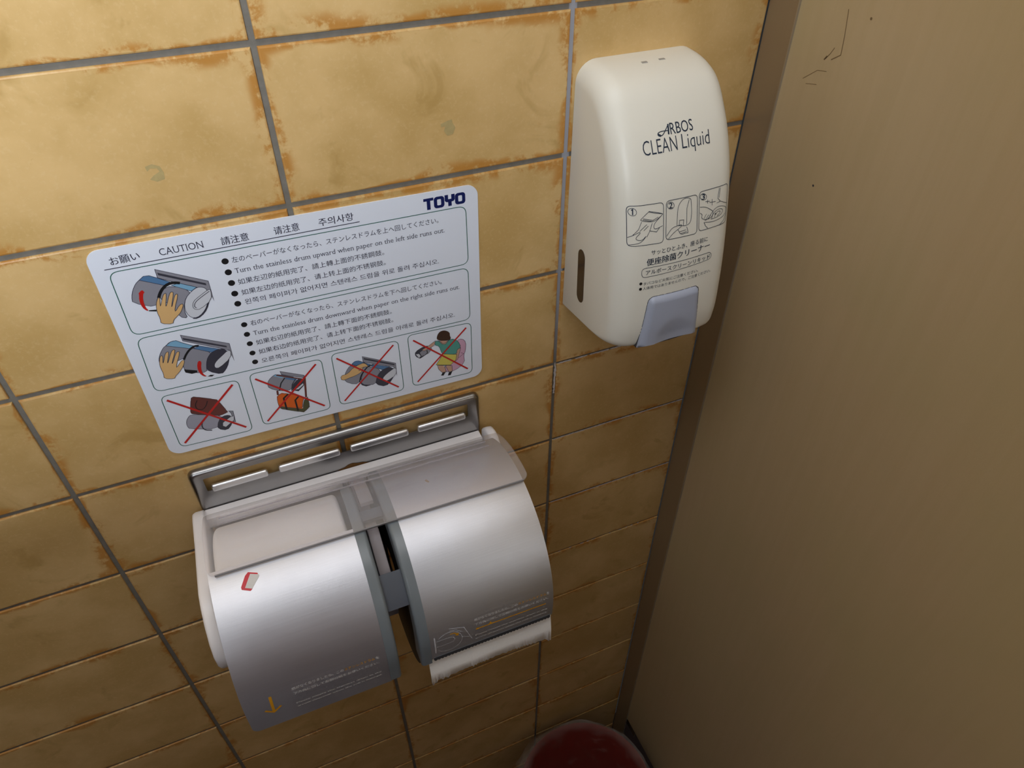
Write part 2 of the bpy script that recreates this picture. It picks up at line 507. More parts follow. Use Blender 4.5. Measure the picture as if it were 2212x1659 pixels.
def simple_box(name, lo, hi, m, bev=0.0):
    bm = bmesh.new(); bm_box(bm, lo, hi, bev); return link(name, from_bm(bm, name), [m], smooth=bev > 0)
PANEL_X, PANEL_Z0 = .3592, -1.118
panel = setting(simple_box('wall_right', (PANEL_X, FRONT_Y, PANEL_Z0), (PANEL_X + .026, -.006, PART_TOP), M['panel']))
fl = Flat(lambda x, z, L: (PANEL_X - .0001, x / 1000, z / 1000))
for w, pts in ((.5, [(-71, -24.1), (-68.6, -28.5), (-65.4, -32.7)]), (.6, [(-70.7, -31.7), (-77.8, -26.8), (-76.6, -16.2), (-73.6, -.1)]),
               (.4, [(-49.9, -50.2), (-61.5, -41.2), (-69.7, -39.7)]), (.4, [(-53.9, -52.5), (-64, -50)]), (1.0, [(-64.5, -33.5), (-66.5, -30.5)])):
    fl.line(pts, w, M['scratch'], 0)
fl.disc((-87.1, -114.6), .9, M['seam'], 0); fl.disc((-93.4, -1.0), .9, M['scratch'], 0)
fl.build('scratch', panel, 'thin brown scratches in the laminate')

def channel():
    bm = bmesh.new()
    bm_box(bm, (X_END, -.030, PANEL_Z0 - .10), (X_END + .0011, -.0002, PART_TOP), .0003, 1)
    bm_box(bm, (X_END + .0275, -.030, PANEL_Z0 - .10), (X_END + .0286, -.0002, PART_TOP), .0003, 1)
    bm_box(bm, (X_END + .0011, -.0012, PANEL_Z0 - .10), (X_END + .0275, -.0002, PART_TOP), 0)
    return setting(link('trim_1', from_bm(bm, 'trim_1'), [M['channel']]))
ch = channel()
bm = bmesh.new(); bm_box(bm, (X_END - .0002, -.0306, PANEL_Z0 - .10), (X_END + .0012, -.0296, PART_TOP))
link('channel_lip', from_bm(bm, 'channel_lip'), [M['channel_lip']], ch, smooth=False, label='pale edge of the channel')

def window_wall():
    rects = [(w[0] - w[2] / 2, w[0] + w[2] / 2, w[1] - w[3] / 2, w[1] + w[3] / 2) for w in (WIN, GLOW_PANEL)]
    bm = bmesh.new(); ya, yb = ROOM_Y - .06, ROOM_Y; xs = [-2.0] + [x for r in rects for x in r[:2]] + [1.2]
    for i in range(5):
        if i % 2 == 0: bm_box(bm, (xs[i], ya, FLOOR_Z), (xs[i + 1], yb, CEIL_Z))
        else:
            r = rects[i // 2]; bm_box(bm, (r[0], ya, FLOOR_Z), (r[1], yb, r[2])); bm_box(bm, (r[0], ya, r[3]), (r[1], yb, CEIL_Z))
    setting(link('wall_front', from_bm(bm, 'wall_front'), [M['partition']], smooth=False))
    for i, (x0, x1, z0, z1) in enumerate(rects):  # the second one is added, unseen, to be mirrored in the right drum
        w = bpy.data.objects.new('window_%d' % (i + 1), None); COL.objects.link(w); w.location = ((x0 + x1) / 2, ROOM_Y, (z0 + z1) / 2); w['kind'] = 'structure'
        o_mtx[w.name] = Matrix.Translation(w.location)
        bm = bmesh.new()
        for lo, hi in (((x0, ya, z0), (x1, yb + .006, z0 + .01)), ((x0, ya, z1 - .01), (x1, yb + .006, z1)), ((x0, ya, z0), (x0 + .01, yb + .006, z1)), ((x1 - .01, ya, z0), (x1, yb + .006, z1))): bm_box(bm, lo, hi)
        link('window_frame', from_bm(bm, 'window_frame'), [M['white_plastic']], w, w, False)
        bm = bmesh.new(); bm_box(bm, (x0, ROOM_Y - .016, z0), (x1, ROOM_Y - .012, z1)); link('window_pane', from_bm(bm, 'window_pane'), [M['ceiling']], w, w, False)
window_wall()
setting(simple_box('wall_left', (LEFT_X - .03, FRONT_Y, FLOOR_Z), (LEFT_X, 0, PART_TOP), M['partition']))
setting(simple_box('shade_door_1', (-.40, FRONT_Y - .03, PANEL_Z0), (.12, FRONT_Y, PART_TOP), M['shade_door']))  # added unseen blocker, shades the right side as a standing person would
setting(simple_box('shade_screen', (LEFT_X - .03, FRONT_Y - .03, PANEL_Z0), (-.404, FRONT_Y, SHADE_TOP), M['shade_door']))  # added unseen low blocker, height shapes the soft falloff down the wall
setting(simple_box('reflection_stub', (.124, FRONT_Y - .03, PANEL_Z0), (X_END + .03, FRONT_Y, .02), M['pale']))  # added unseen stub, cut low so the drum mirrors the glow panel
setting(simple_box('floor', (-2.0, ROOM_Y, FLOOR_Z - .05), (1.2, .05, FLOOR_Z), M['floor']))
bm = bmesh.new(); bm_box(bm, (-2.0, ROOM_Y, CEIL_Z), (1.2, .05, CEIL_Z + .05))
setting(link('ceiling', from_bm(bm, 'ceiling'), [M['ceiling']], smooth=False))

# ------------------------------------------------------------------ instruction sign
ART = {"A":[["upper_instruction_panel","l","green",1,[[-119.05,67.73],[-118.85,69.56],[-118.32,71.06],[-117.47,72.23],[-116.29,73.06],[-114.78,73.56],[-112.94,73.73],[112.46,73.68],[114.3,73.51],[115.8,73.01],[116.98,72.18],[117.82,71.01],[118.34,69.51],[118.52,67.68],[118.9,31.09],[118.75,29.26],[118.27,27.76],[117.44,26.59],[116.29,25.75],[114.79,25.25],[112.96,25.09],[-113.82,24.92],[-115.65,25.09],[-117.14,25.59],[-118.29,26.42],[-119.11,27.59],[-119.58,29.09],[-119.71,30.92],[-119.05,67.73]],0.55],
["lower_instruction_panel","l","green",1,[[-119.1,15.53],[-118.87,17.37],[-118.31,18.87],[-117.43,20.03],[-116.23,20.86],[-114.71,21.36],[-112.87,21.53],[112.52,21.6],[114.35,21.43],[115.86,20.93],[117.03,20.1],[117.87,18.93],[118.38,17.43],[118.56,15.6],[118.77,-21.49],[118.62,-23.32],[118.13,-24.82],[117.3,-25.98],[116.14,-26.8],[114.64,-27.29],[112.81,-27.44],[-114.71,-25.66],[-116.54,-25.48],[-118.02,-24.96],[-119.15,-24.12],[-119.94,-22.95],[-120.38,-21.45],[-120.48,-19.61],[-119.1,15.53]],0.55],
["bag_on_top_pictogram","l","green",1,[[-119.2,-35.8],[-119.05,-34.28],[-118.63,-33.04],[-117.93,-32.08],[-116.95,-31.41],[-115.7,-31.03],[-114.17,-30.93],[-70.65,-32.08],[-69.12,-32.26],[-67.88,-32.71],[-66.91,-33.43],[-66.23,-34.42],[-65.82,-35.68],[-65.7,-37.21],[-66.09,-79.45],[-66.25,-80.97],[-66.67,-82.21],[-67.38,-83.16],[-68.36,-83.82],[-69.61,-84.19],[-71.14,-84.28],[-114.43,-82.78],[-115.96,-82.59],[-117.21,-82.13],[-118.17,-81.4],[-118.86,-80.41],[-119.27,-79.14],[-119.4,-77.61],[-119.2,-35.8]],0.55],
["hanging_bag_pictogram","l","green",1,[[-57.04,-34.8],[-56.89,-33.28],[-56.47,-32.04],[-55.77,-31.09],[-54.8,-30.42],[-53.55,-30.04],[-52.02,-29.95],[-8.46,-31.23],[-6.93,-31.42],[-5.69,-31.87],[-4.72,-32.59],[-4.04,-33.59],[-3.64,-34.85],[-3.52,-36.38],[-4.04,-78.54],[-4.2,-80.06],[-4.63,-81.31],[-5.33,-82.26],[-6.31,-82.94],[-7.57,-83.32],[-9.1,-83.43],[-52.2,-82.48],[-53.73,-82.31],[-54.98,-81.86],[-55.95,-81.15],[-56.64,-80.16],[-57.05,-78.9],[-57.18,-77.37],[-57.04,-34.8]],0.55],
["grabbing_hand_pictogram","l","green",1,[[4.4,-34.45],[4.55,-32.93],[4.98,-31.69],[5.68,-30.75],[6.66,-30.09],[7.91,-29.72],[9.44,-29.64],[52.5,-31.31],[54.03,-31.5],[55.28,-31.97],[56.26,-32.7],[56.96,-33.7],[57.38,-34.97],[57.53,-36.5],[57.81,-78.96],[57.68,-80.48],[57.27,-81.72],[56.58,-82.67],[55.62,-83.34],[54.37,-83.72],[52.84,-83.81],[9.05,-82.49],[7.52,-82.31],[6.28,-81.85],[5.31,-81.13],[4.62,-80.13],[4.21,-78.87],[4.09,-77.34],[4.4,-34.45]],0.55],
["leaning_person_pictogram","l","green",1,[[65.57,-34.01],[65.7,-32.49],[66.11,-31.25],[66.8,-30.31],[67.76,-29.65],[69.01,-29.28],[70.54,-29.2],[114.27,-30.88],[115.8,-31.08],[117.05,-31.54],[118.02,-32.27],[118.71,-33.27],[119.12,-34.54],[119.25,-36.07],[119.06,-79.32],[118.92,-80.84],[118.49,-82.08],[117.8,-83.03],[116.82,-83.7],[115.57,-84.08],[114.04,-84.17],[70.87,-82.86],[69.34,-82.68],[68.09,-82.22],[67.11,-81.5],[66.41,-80.5],[65.99,-79.24],[65.84,-77.71],[65.57,-34.01]],0.55],
["upper_instruction_panel","f","grey",1,[[-92.76,70.27],[-64.19,54.52],[-64.35,38.56],[-65.66,46.84],[-92.91,63.98]],0],
["upper_instruction_panel","l","ink",1.3,[[-92.76,70.27],[-64.19,54.52],[-64.35,38.56],[-65.66,46.84],[-92.91,63.98],[-92.76,70.27]],0.35],
["upper_instruction_panel","f","dark",2,[[-92.02,67.68],[-66.01,53.16],[-66.06,51.54],[-92.03,65.77]],0],
["upper_instruction_panel","f","grey",2,[[-103.65,64.87],[-100.68,66.75],[-97.32,66.54],[-93.23,64.06],[-86.47,58.43],[-92.93,55.59],[-96.3,50.14],[-99.55,42.74],[-112.29,49.33],[-111.49,54.07],[-109.3,58.84],[-106.31,62.92]],0],
["upper_instruction_panel","l","ink",2.3,[[-103.65,64.87],[-100.68,66.75],[-97.32,66.54],[-93.23,64.06],[-86.47,58.43],[-92.93,55.59],[-96.3,50.14],[-99.55,42.74],[-112.29,49.33],[-111.49,54.07],[-109.3,58.84],[-106.31,62.92],[-103.65,64.87]],0.35],
["upper_instruction_panel","f","blue",3,[[-103.65,64.87],[-100.61,66.99],[-97.27,66.7],[-93.23,64.06],[-86.03,58.76],[-90.57,57.67]],0],
["upper_instruction_panel","l","ink",3.3,[[-103.65,64.87],[-100.61,66.99],[-97.27,66.7],[-93.23,64.06],[-86.03,58.76],[-90.57,57.67],[-103.65,64.87]],0.35],
["upper_instruction_panel","f","grey",3,[[-86.62,56.68],[-76.08,49.5],[-80.87,45.22],[-83.56,39.41],[-84.44,34.92],[-83.72,29.46],[-88.27,31.68],[-91.08,42.34],[-96.55,49.29],[-93.18,54.75]],0],
["upper_instruction_panel","l","ink",3.3,[[-86.62,56.68],[-76.08,49.5],[-80.87,45.22],[-83.56,39.41],[-84.44,34.92],[-83.72,29.46],[-88.27,31.68],[-91.08,42.34],[-96.55,49.29],[-93.18,54.75],[-86.62,56.68]],0.35],
["upper_instruction_panel","f","sky",4,[[-86.62,56.68],[-81.84,57.28],[-72.21,51.71],[-76.08,49.5]],0],
["upper_instruction_panel","l","ink",4.3,[[-86.62,56.68],[-81.84,57.28],[-72.21,51.71],[-76.08,49.5],[-86.62,56.68]],0.35],
["upper_instruction_panel","l","black",5,[[-81.17,57.11],[-85.04,58.51],[-88.69,58.09],[-92.16,55.84],[-94.9,52.49],[-96.55,49.29]],1.97],
["upper_instruction_panel","f","dark",4,[[-66.15,48.35],[-66.36,42.38],[-68.36,36.31],[-72.22,30.65],[-77.6,27.28],[-81.77,28.44],[-78.63,29.02],[-73.39,31.92]],0],
["upper_instruction_panel","f","white",5,[[-76.08,49.5],[-71.87,51.63],[-68.46,50.77],[-66.5,48.44],[-67.26,42.61],[-69.78,35.73],[-73.62,31.03],[-78.06,28.38],[-81.53,29.34],[-83.65,33.76],[-83.36,39.35],[-80.87,45.22]],0],
["upper_instruction_panel","l","ink",5.3,[[-76.08,49.5],[-71.87,51.63],[-68.46,50.77],[-66.5,48.44],[-67.26,42.61],[-69.78,35.73],[-73.62,31.03],[-78.06,28.38],[-81.53,29.34],[-83.65,33.76],[-83.36,39.35],[-80.87,45.22],[-76.08,49.5]],0.35],
["upper_instruction_panel","f","white",6,[[-65.81,48.27],[-64.21,47.86],[-65.73,39.87],[-74.19,34.53],[-77.43,34.93],[-78.68,37.16],[-77.15,41.46],[-73.13,44.13]],0],
["upper_instruction_panel","l","dark",6.3,[[-65.81,48.27],[-64.21,47.86],[-65.73,39.87],[-74.19,34.53],[-77.43,34.93],[-78.68,37.16],[-77.15,41.46],[-73.13,44.13],[-65.81,48.27]],0.35],
["upper_instruction_panel","l","dark",6.5,[[-65.45,46.79],[-72.72,42.91],[-76.36,40.31],[-77.53,37.32],[-76.38,36.07]],0.49],
["upper_instruction_panel","f","skin",7,[[-100.9,29.63],[-100.12,33.52],[-100.57,39.29],[-99.32,45.45],[-96.88,49.83],[-95.77,49.54],[-97.45,43.11],[-96.73,43.84],[-93.75,50.39],[-91.82,52.15],[-91.27,51.11],[-94.33,42.27],[-93.54,42.53],[-89.43,51.09],[-87.69,52.18],[-86.85,50.88],[-91.11,40.95],[-90.45,41.24],[-86.98,48.64],[-85.3,50.03],[-84.79,48.53],[-89.47,39.11],[-89.87,36.39],[-86.03,41.0],[-84.05,41.59],[-83.66,40.37],[-86.48,35.47],[-89.39,32.94],[-92.64,30.49],[-93.87,27.46]],0],
["upper_instruction_panel","l","dark",7.3,[[-100.9,29.63],[-100.12,33.52],[-100.57,39.29],[-99.32,45.45],[-96.88,49.83],[-95.77,49.54],[-97.45,43.11],[-96.73,43.84],[-93.75,50.39],[-91.82,52.15],[-91.27,51.11],[-94.33,42.27],[-93.54,42.53],[-89.43,51.09],[-87.69,52.18],[-86.85,50.88],[-91.11,40.95],[-90.45,41.24],[-86.98,48.64],[-85.3,50.03],[-84.79,48.53],[-89.47,39.11],[-89.87,36.39],[-86.03,41.0],[-84.05,41.59],[-83.66,40.37],[-86.48,35.47],[-89.39,32.94],[-92.64,30.49],[-93.87,27.46],[-100.9,29.63]],0.35],
["upper_instruction_panel","f","red",6,[[-104.07,57.96],[-103.22,55.07],[-104.27,55.07],[-105.85,49.9],[-106.1,44.49],[-104.92,41.4],[-106.23,41.76],[-108.05,45.01],[-108.11,50.5],[-106.61,55.32],[-107.33,55.23]],0],
["upper_instruction_panel","f","black",6,[[-104.82,41.75],[-100.06,41.02],[-100.8,39.73],[-105.03,41.06]],0],
["lower_instruction_panel","f","grey",1,[[-92.02,17.35],[-63.47,1.59],[-63.71,-14.32],[-64.82,-4.04],[-91.85,12.19]],0],
["lower_instruction_panel","l","ink",1.3,[[-92.02,17.35],[-63.47,1.59],[-63.71,-14.32],[-64.82,-4.04],[-91.85,12.19],[-92.02,17.35]],0.35],
["lower_instruction_panel","f","dark",2,[[-91.33,14.83],[-65.66,0.11],[-65.78,-1.31],[-91.29,12.96]],0],
["lower_instruction_panel","f","grey",2,[[-103.19,11.36],[-100.1,13.7],[-96.55,14.05],[-92.58,10.82],[-85.54,5.6],[-91.45,2.13],[-95.46,-3.4],[-111.02,-2.39],[-110.62,1.33],[-108.7,5.51],[-105.28,10.12]],0],
["lower_instruction_panel","l","ink",2.3,[[-103.19,11.36],[-100.1,13.7],[-96.55,14.05],[-92.58,10.82],[-85.54,5.6],[-91.45,2.13],[-95.46,-3.4],[-111.02,-2.39],[-110.62,1.33],[-108.7,5.51],[-105.28,10.12],[-103.19,11.36]],0.35],
["lower_instruction_panel","f","sky",3,[[-103.19,11.36],[-99.39,13.77],[-95.91,13.86],[-92.58,10.82],[-86.41,6.33],[-89.3,4.82]],0],
["lower_instruction_panel","l","ink",3.3,[[-103.19,11.36],[-99.39,13.77],[-95.91,13.86],[-92.58,10.82],[-86.41,6.33],[-89.3,4.82],[-103.19,11.36]],0.35],
["lower_instruction_panel","f","grey",3,[[-85.66,5.16],[-76.39,-1.98],[-80.6,-7.05],[-82.94,-13.27],[-83.58,-18.6],[-91.6,-17.01],[-96.97,-12.77],[-97.61,-8.6],[-94.31,-1.81],[-89.66,3.5]],0],
["lower_instruction_panel","l","ink",3.3,[[-85.66,5.16],[-76.39,-1.98],[-80.6,-7.05],[-82.94,-13.27],[-83.58,-18.6],[-91.6,-17.01],[-96.97,-12.77],[-97.61,-8.6],[-94.31,-1.81],[-89.66,3.5],[-85.66,5.16]],0.35],
["lower_instruction_panel","f","blue",4,[[-87.0,4.13],[-82.79,5.25],[-70.75,-1.27],[-76.51,-2.44]],0],
["lower_instruction_panel","l","ink",4.3,[[-87.0,4.13],[-82.79,5.25],[-70.75,-1.27],[-76.51,-2.44],[-87.0,4.13]],0.35],
["lower_instruction_panel","l","black",5,[[-83.07,5.52],[-86.13,6.06],[-89.47,4.21],[-92.92,0.66],[-95.46,-3.4]],1.52],
["lower_instruction_panel","f","black",4,[[-97.7,-11.54],[-97.47,-14.6],[-93.78,-17.01],[-90.13,-16.98],[-89.64,-15.13]],0],
["lower_instruction_panel","f","dark",5,[[-76.51,-2.44],[-72.15,-1.04],[-68.66,-1.7],[-66.07,-4.64],[-65.71,-7.71],[-67.84,-15.03],[-70.95,-20.13],[-74.78,-23.5],[-82.44,-18.46],[-83.18,-14.19],[-81.17,-7.86],[-78.89,-4.64]],0],
["lower_instruction_panel","l","ink",5.3,[[-76.51,-2.44],[-72.15,-1.04],[-68.66,-1.7],[-66.07,-4.64],[-65.71,-7.71],[-67.84,-15.03],[-70.95,-20.13],[-74.78,-23.5],[-82.44,-18.46],[-83.18,-14.19],[-81.17,-7.86],[-78.89,-4.64],[-76.51,-2.44]],0.35],
["lower_instruction_panel","f","white",6,[[-66.31,-4.08],[-63.79,-4.35],[-65.34,-10.8],[-74.76,-17.38],[-77.58,-16.78],[-77.74,-13.91],[-75.3,-10.69],[-69.94,-6.9]],0],
["lower_instruction_panel","l","dark",6.3,[[-66.31,-4.08],[-63.79,-4.35],[-65.34,-10.8],[-74.76,-17.38],[-77.58,-16.78],[-77.74,-13.91],[-75.3,-10.69],[-69.94,-6.9],[-66.31,-4.08]],0.35],
["lower_instruction_panel","f","skin",7,[[-112.06,-15.55],[-111.13,-11.17],[-111.56,-6.11],[-111.08,-1.41],[-109.34,3.33],[-107.95,4.52],[-107.43,3.21],[-108.97,-2.07],[-108.4,-1.77],[-105.52,5.0],[-103.69,6.53],[-102.78,5.59],[-106.28,-2.92],[-105.63,-2.64],[-101.37,5.63],[-99.32,7.19],[-98.48,5.99],[-103.69,-4.22],[-102.92,-3.98],[-98.72,3.87],[-96.93,4.76],[-96.14,3.56],[-101.28,-6.45],[-101.72,-8.77],[-98.37,-4.92],[-96.36,-3.31],[-95.13,-4.28],[-97.28,-8.7],[-101.43,-13.32],[-104.63,-15.78],[-105.53,-17.7]],0],
["lower_instruction_panel","l","dark",7.3,[[-112.06,-15.55],[-111.13,-11.17],[-111.56,-6.11],[-111.08,-1.41],[-109.34,3.33],[-107.95,4.52],[-107.43,3.21],[-108.97,-2.07],[-108.4,-1.77],[-105.52,5.0],[-103.69,6.53],[-102.78,5.59],[-106.28,-2.92],[-105.63,-2.64],[-101.37,5.63],[-99.32,7.19],[-98.48,5.99],[-103.69,-4.22],[-102.92,-3.98],[-98.72,3.87],[-96.93,4.76],[-96.14,3.56],[-101.28,-6.45],[-101.72,-8.77],[-98.37,-4.92],[-96.36,-3.31],[-95.13,-4.28],[-97.28,-8.7],[-101.43,-13.32],[-104.63,-15.78],[-105.53,-17.7],[-112.06,-15.55]],0.35],
["lower_instruction_panel","f","red",7,[[-87.11,-6.99],[-84.82,-7.9],[-86.79,-14.04],[-86.78,-19.59],[-84.55,-22.36],[-86.94,-21.58],[-88.91,-17.89],[-89.03,-12.32]],0],
["lower_instruction_panel","f","black",7,[[-84.6,-22.55],[-82.14,-21.61],[-79.6,-22.44],[-81.47,-23.37]],0],
["bag_on_top_pictogram","f","grey",1,[[-78.53,-59.26],[-75.63,-60.31],[-76.29,-71.47],[-77.76,-70.92],[-77.34,-62.51]],0],
["bag_on_top_pictogram","l","ink",1.3,[[-78.53,-59.26],[-75.63,-60.31],[-76.29,-71.47],[-77.76,-70.92],[-77.34,-62.51],[-78.53,-59.26]],0.35],
["bag_on_top_pictogram","f","pale",2,[[-104.45,-53.73],[-96.82,-56.52],[-83.62,-62.47],[-87.65,-66.09],[-90.47,-74.23],[-108.88,-67.22],[-109.77,-63.48],[-109.13,-59.22],[-106.86,-55.61]],0],
["bag_on_top_pictogram","l","dark",2.3,[[-104.45,-53.73],[-96.82,-56.52],[-83.62,-62.47],[-87.65,-66.09],[-90.47,-74.23],[-108.88,-67.22],[-109.77,-63.48],[-109.13,-59.22],[-106.86,-55.61],[-104.45,-53.73]],0.35],
["bag_on_top_pictogram","l","dark",3,[[-94.28,-58.56],[-97.81,-61.75],[-100.35,-67.03],[-99.32,-72.02],[-94.33,-73.92]],0.91],
["bag_on_top_pictogram","f","dark",3,[[-83.62,-62.47],[-79.04,-63.02],[-77.49,-66.43],[-79.0,-72.77],[-83.89,-78.15],[-90.11,-74.37],[-89.15,-68.96],[-87.16,-65.7]],0],
["bag_on_top_pictogram","f","white",4,[[-78.82,-65.37],[-76.02,-65.26],[-77.02,-69.47],[-84.15,-74.31],[-86.07,-72.42],[-85.29,-69.26]],0],
["bag_on_top_pictogram","l","dark",4.3,[[-78.82,-65.37],[-76.02,-65.26],[-77.02,-69.47],[-84.15,-74.31],[-86.07,-72.42],[-85.29,-69.26],[-78.82,-65.37]],0.35],
["bag_on_top_pictogram","f","brown",5,[[-100.31,-38.42],[-98.21,-37.55],[-83.67,-45.52],[-79.14,-60.16],[-85.77,-61.68],[-103.57,-53.28],[-103.98,-50.6]],0],
["bag_on_top_pictogram","l","dark",5.3,[[-100.31,-38.42],[-98.21,-37.55],[-83.67,-45.52],[-79.14,-60.16],[-85.77,-61.68],[-103.57,-53.28],[-103.98,-50.6],[-100.31,-38.42]],0.35],
["bag_on_top_pictogram","l","black",6,[[-96.73,-41.8],[-99.42,-45.7],[-98.97,-50.22],[-95.63,-51.97],[-92.15,-48.84],[-90.29,-44.6]],0.61],
["bag_on_top_pictogram","l","red",8,[[-115.92,-35.07],[-70.12,-79.62]],1.67],
["bag_on_top_pictogram","l","red",8,[[-115.73,-79.61],[-70.03,-35.19]],1.67],
["hanging_bag_pictogram","f","grey",1,[[-34.99,-33.79],[-18.57,-42.88],[-18.41,-45.66],[-34.47,-37.15]],0],
["hanging_bag_pictogram","l","ink",1.3,[[-34.99,-33.79],[-18.57,-42.88],[-18.41,-45.66],[-34.47,-37.15],[-34.99,-33.79]],0.35],
["hanging_bag_pictogram","f","grey",2,[[-40.64,-36.2],[-38.1,-35.43],[-22.89,-44.18],[-29.65,-54.05],[-37.62,-53.0],[-45.77,-47.47],[-46.18,-42.97],[-44.44,-39.23]],0],
["hanging_bag_pictogram","l","ink",2.3,[[-40.64,-36.2],[-38.1,-35.43],[-22.89,-44.18],[-29.65,-54.05],[-37.62,-53.0],[-45.77,-47.47],[-46.18,-42.97],[-44.44,-39.23],[-40.64,-36.2]],0.35],
["hanging_bag_pictogram","f","sky",3,[[-40.68,-36.4],[-38.17,-35.73],[-33.36,-39.66],[-35.11,-40.38]],0],
["hanging_bag_pictogram","f","blue",3,[[-31.95,-40.66],[-23.81,-44.75],[-25.68,-45.99],[-33.38,-41.81]],0],
["hanging_bag_pictogram","l","black",3,[[-32.81,-40.92],[-36.46,-45.14],[-39.04,-51.96]],0.91],
["hanging_bag_pictogram","l","black",3,[[-25.39,-44.45],[-28.66,-48.84],[-30.24,-54.96]],0.61],
["hanging_bag_pictogram","f","dark",4,[[-22.99,-44.7],[-19.22,-46.49],[-20.34,-52.74],[-25.3,-57.21],[-29.75,-54.57],[-28.28,-48.97]],0],
["hanging_bag_pictogram","f","white",4.5,[[-27.34,-54.83],[-20.74,-50.39],[-20.64,-52.09],[-24.91,-55.1]],0],
["hanging_bag_pictogram","l","brown",5,[[-38.31,-36.43],[-20.77,-45.98]],1.07],
["hanging_bag_pictogram","l","brown",5,[[-40.55,-51.44],[-40.94,-55.76]],1.52],
["hanging_bag_pictogram","l","brown",5,[[-18.36,-44.04],[-20.87,-64.97]],1.52],
["hanging_bag_pictogram","f","olive",5,[[-42.76,-66.43],[-40.56,-67.79],[-25.31,-75.57],[-23.03,-67.66],[-19.59,-64.85],[-19.82,-75.78],[-25.25,-79.95],[-41.14,-70.7]],0],
["hanging_bag_pictogram","l","dark",5.3,[[-42.76,-66.43],[-40.56,-67.79],[-25.31,-75.57],[-23.03,-67.66],[-19.59,-64.85],[-19.82,-75.78],[-25.25,-79.95],[-41.14,-70.7],[-42.76,-66.43]],0.35],
["hanging_bag_pictogram","f","orange",6,[[-42.09,-57.04],[-37.93,-54.56],[-26.77,-60.65],[-22.06,-64.56],[-24.18,-68.41],[-25.77,-75.76],[-40.67,-68.33],[-42.66,-65.9]],0],
["hanging_bag_pictogram","l","dark",6.3,[[-42.09,-57.04],[-37.93,-54.56],[-26.77,-60.65],[-22.06,-64.56],[-24.18,-68.41],[-25.77,-75.76],[-40.67,-68.33],[-42.66,-65.9],[-42.09,-57.04]],0.35],
["hanging_bag_pictogram","l","black",7,[[-33.58,-57.4],[-37.44,-60.34],[-37.32,-72.42]],1.37],
["hanging_bag_pictogram","l","black",7,[[-26.22,-62.2],[-29.44,-65.19],[-29.28,-76.49]],1.37],
["hanging_bag_pictogram","l","red",8,[[-53.63,-35.13],[-8.29,-78.71]],1.52],
["hanging_bag_pictogram","l","red",8,[[-53.66,-79.31],[-8.15,-34.91]],1.52],
["grabbing_hand_pictogram","f","grey",1,[[27.82,-38.69],[53.49,-53.54],[53.29,-66.66],[51.34,-56.58],[27.77,-44.52]],0],
["grabbing_hand_pictogram","l","ink",1.3,[[27.82,-38.69],[53.49,-53.54],[53.29,-66.66],[51.34,-56.58],[27.77,-44.52],[27.82,-38.69]],0.35],
["grabbing_hand_pictogram","f","dark",2,[[28.67,-40.3],[52.35,-53.92],[52.33,-55.5],[28.78,-42.13]],0],
["grabbing_hand_pictogram","f","grey",2,[[18.27,-44.23],[23.47,-42.26],[26.8,-43.76],[34.54,-50.31],[26.74,-55.19],[22.81,-63.25],[18.24,-65.04],[10.55,-58.71],[11.86,-52.19],[15.09,-46.84]],0],
["grabbing_hand_pictogram","l","ink",2.3,[[18.27,-44.23],[23.47,-42.26],[26.8,-43.76],[34.54,-50.31],[26.74,-55.19],[22.81,-63.25],[18.24,-65.04],[10.55,-58.71],[11.86,-52.19],[15.09,-46.84],[18.27,-44.23]],0.35],
["grabbing_hand_pictogram","f","blue",3,[[18.33,-43.8],[21.46,-41.46],[24.91,-42.0],[28.05,-45.06],[34.65,-49.43],[29.6,-49.65],[23.56,-46.82]],0],
["grabbing_hand_pictogram","l","ink",3.3,[[18.33,-43.8],[21.46,-41.46],[24.91,-42.0],[28.05,-45.06],[34.65,-49.43],[29.6,-49.65],[23.56,-46.82],[18.33,-43.8]],0.35],
["grabbing_hand_pictogram","f","dark",2.5,[[22.69,-64.16],[23.72,-67.35],[27.03,-69.9],[30.72,-69.71],[30.95,-67.87]],0],
["grabbing_hand_pictogram","f","grey",3,[[31.78,-49.43],[41.72,-57.23],[36.54,-64.02],[34.72,-70.09],[26.51,-68.29],[23.32,-64.84],[25.02,-57.41],[28.58,-52.08]],0],
["grabbing_hand_pictogram","l","ink",3.3,[[31.78,-49.43],[41.72,-57.23],[36.54,-64.02],[34.72,-70.09],[26.51,-68.29],[23.32,-64.84],[25.02,-57.41],[28.58,-52.08],[31.78,-49.43]],0.35],
["grabbing_hand_pictogram","f","blue",4,[[32.52,-49.21],[35.4,-49.2],[48.49,-55.67],[42.12,-56.9]],0],
["grabbing_hand_pictogram","l","ink",4.3,[[32.52,-49.21],[35.4,-49.2],[48.49,-55.67],[42.12,-56.9],[32.52,-49.21]],0.35],
["grabbing_hand_pictogram","l","black",5,[[35.4,-49.2],[31.43,-49.32],[27.77,-52.75],[24.33,-57.19],[22.4,-63.59]],1.0],
["grabbing_hand_pictogram","f","dark",5,[[42.12,-56.9],[47.77,-55.44],[51.82,-59.07],[52.31,-61.59],[49.3,-69.18],[43.04,-75.3],[35.08,-70.21],[36.08,-64.81],[38.48,-59.93]],0],
["grabbing_hand_pictogram","l","ink",5.3,[[42.12,-56.9],[47.77,-55.44],[51.82,-59.07],[52.31,-61.59],[49.3,-69.18],[43.04,-75.3],[35.08,-70.21],[36.08,-64.81],[38.48,-59.93],[42.12,-56.9]],0.35],
["grabbing_hand_pictogram","f","white",6,[[51.15,-58.39],[53.39,-58.17],[52.8,-65.54],[44.78,-69.6],[41.86,-69.11],[41.15,-65.53],[44.86,-62.01]],0],
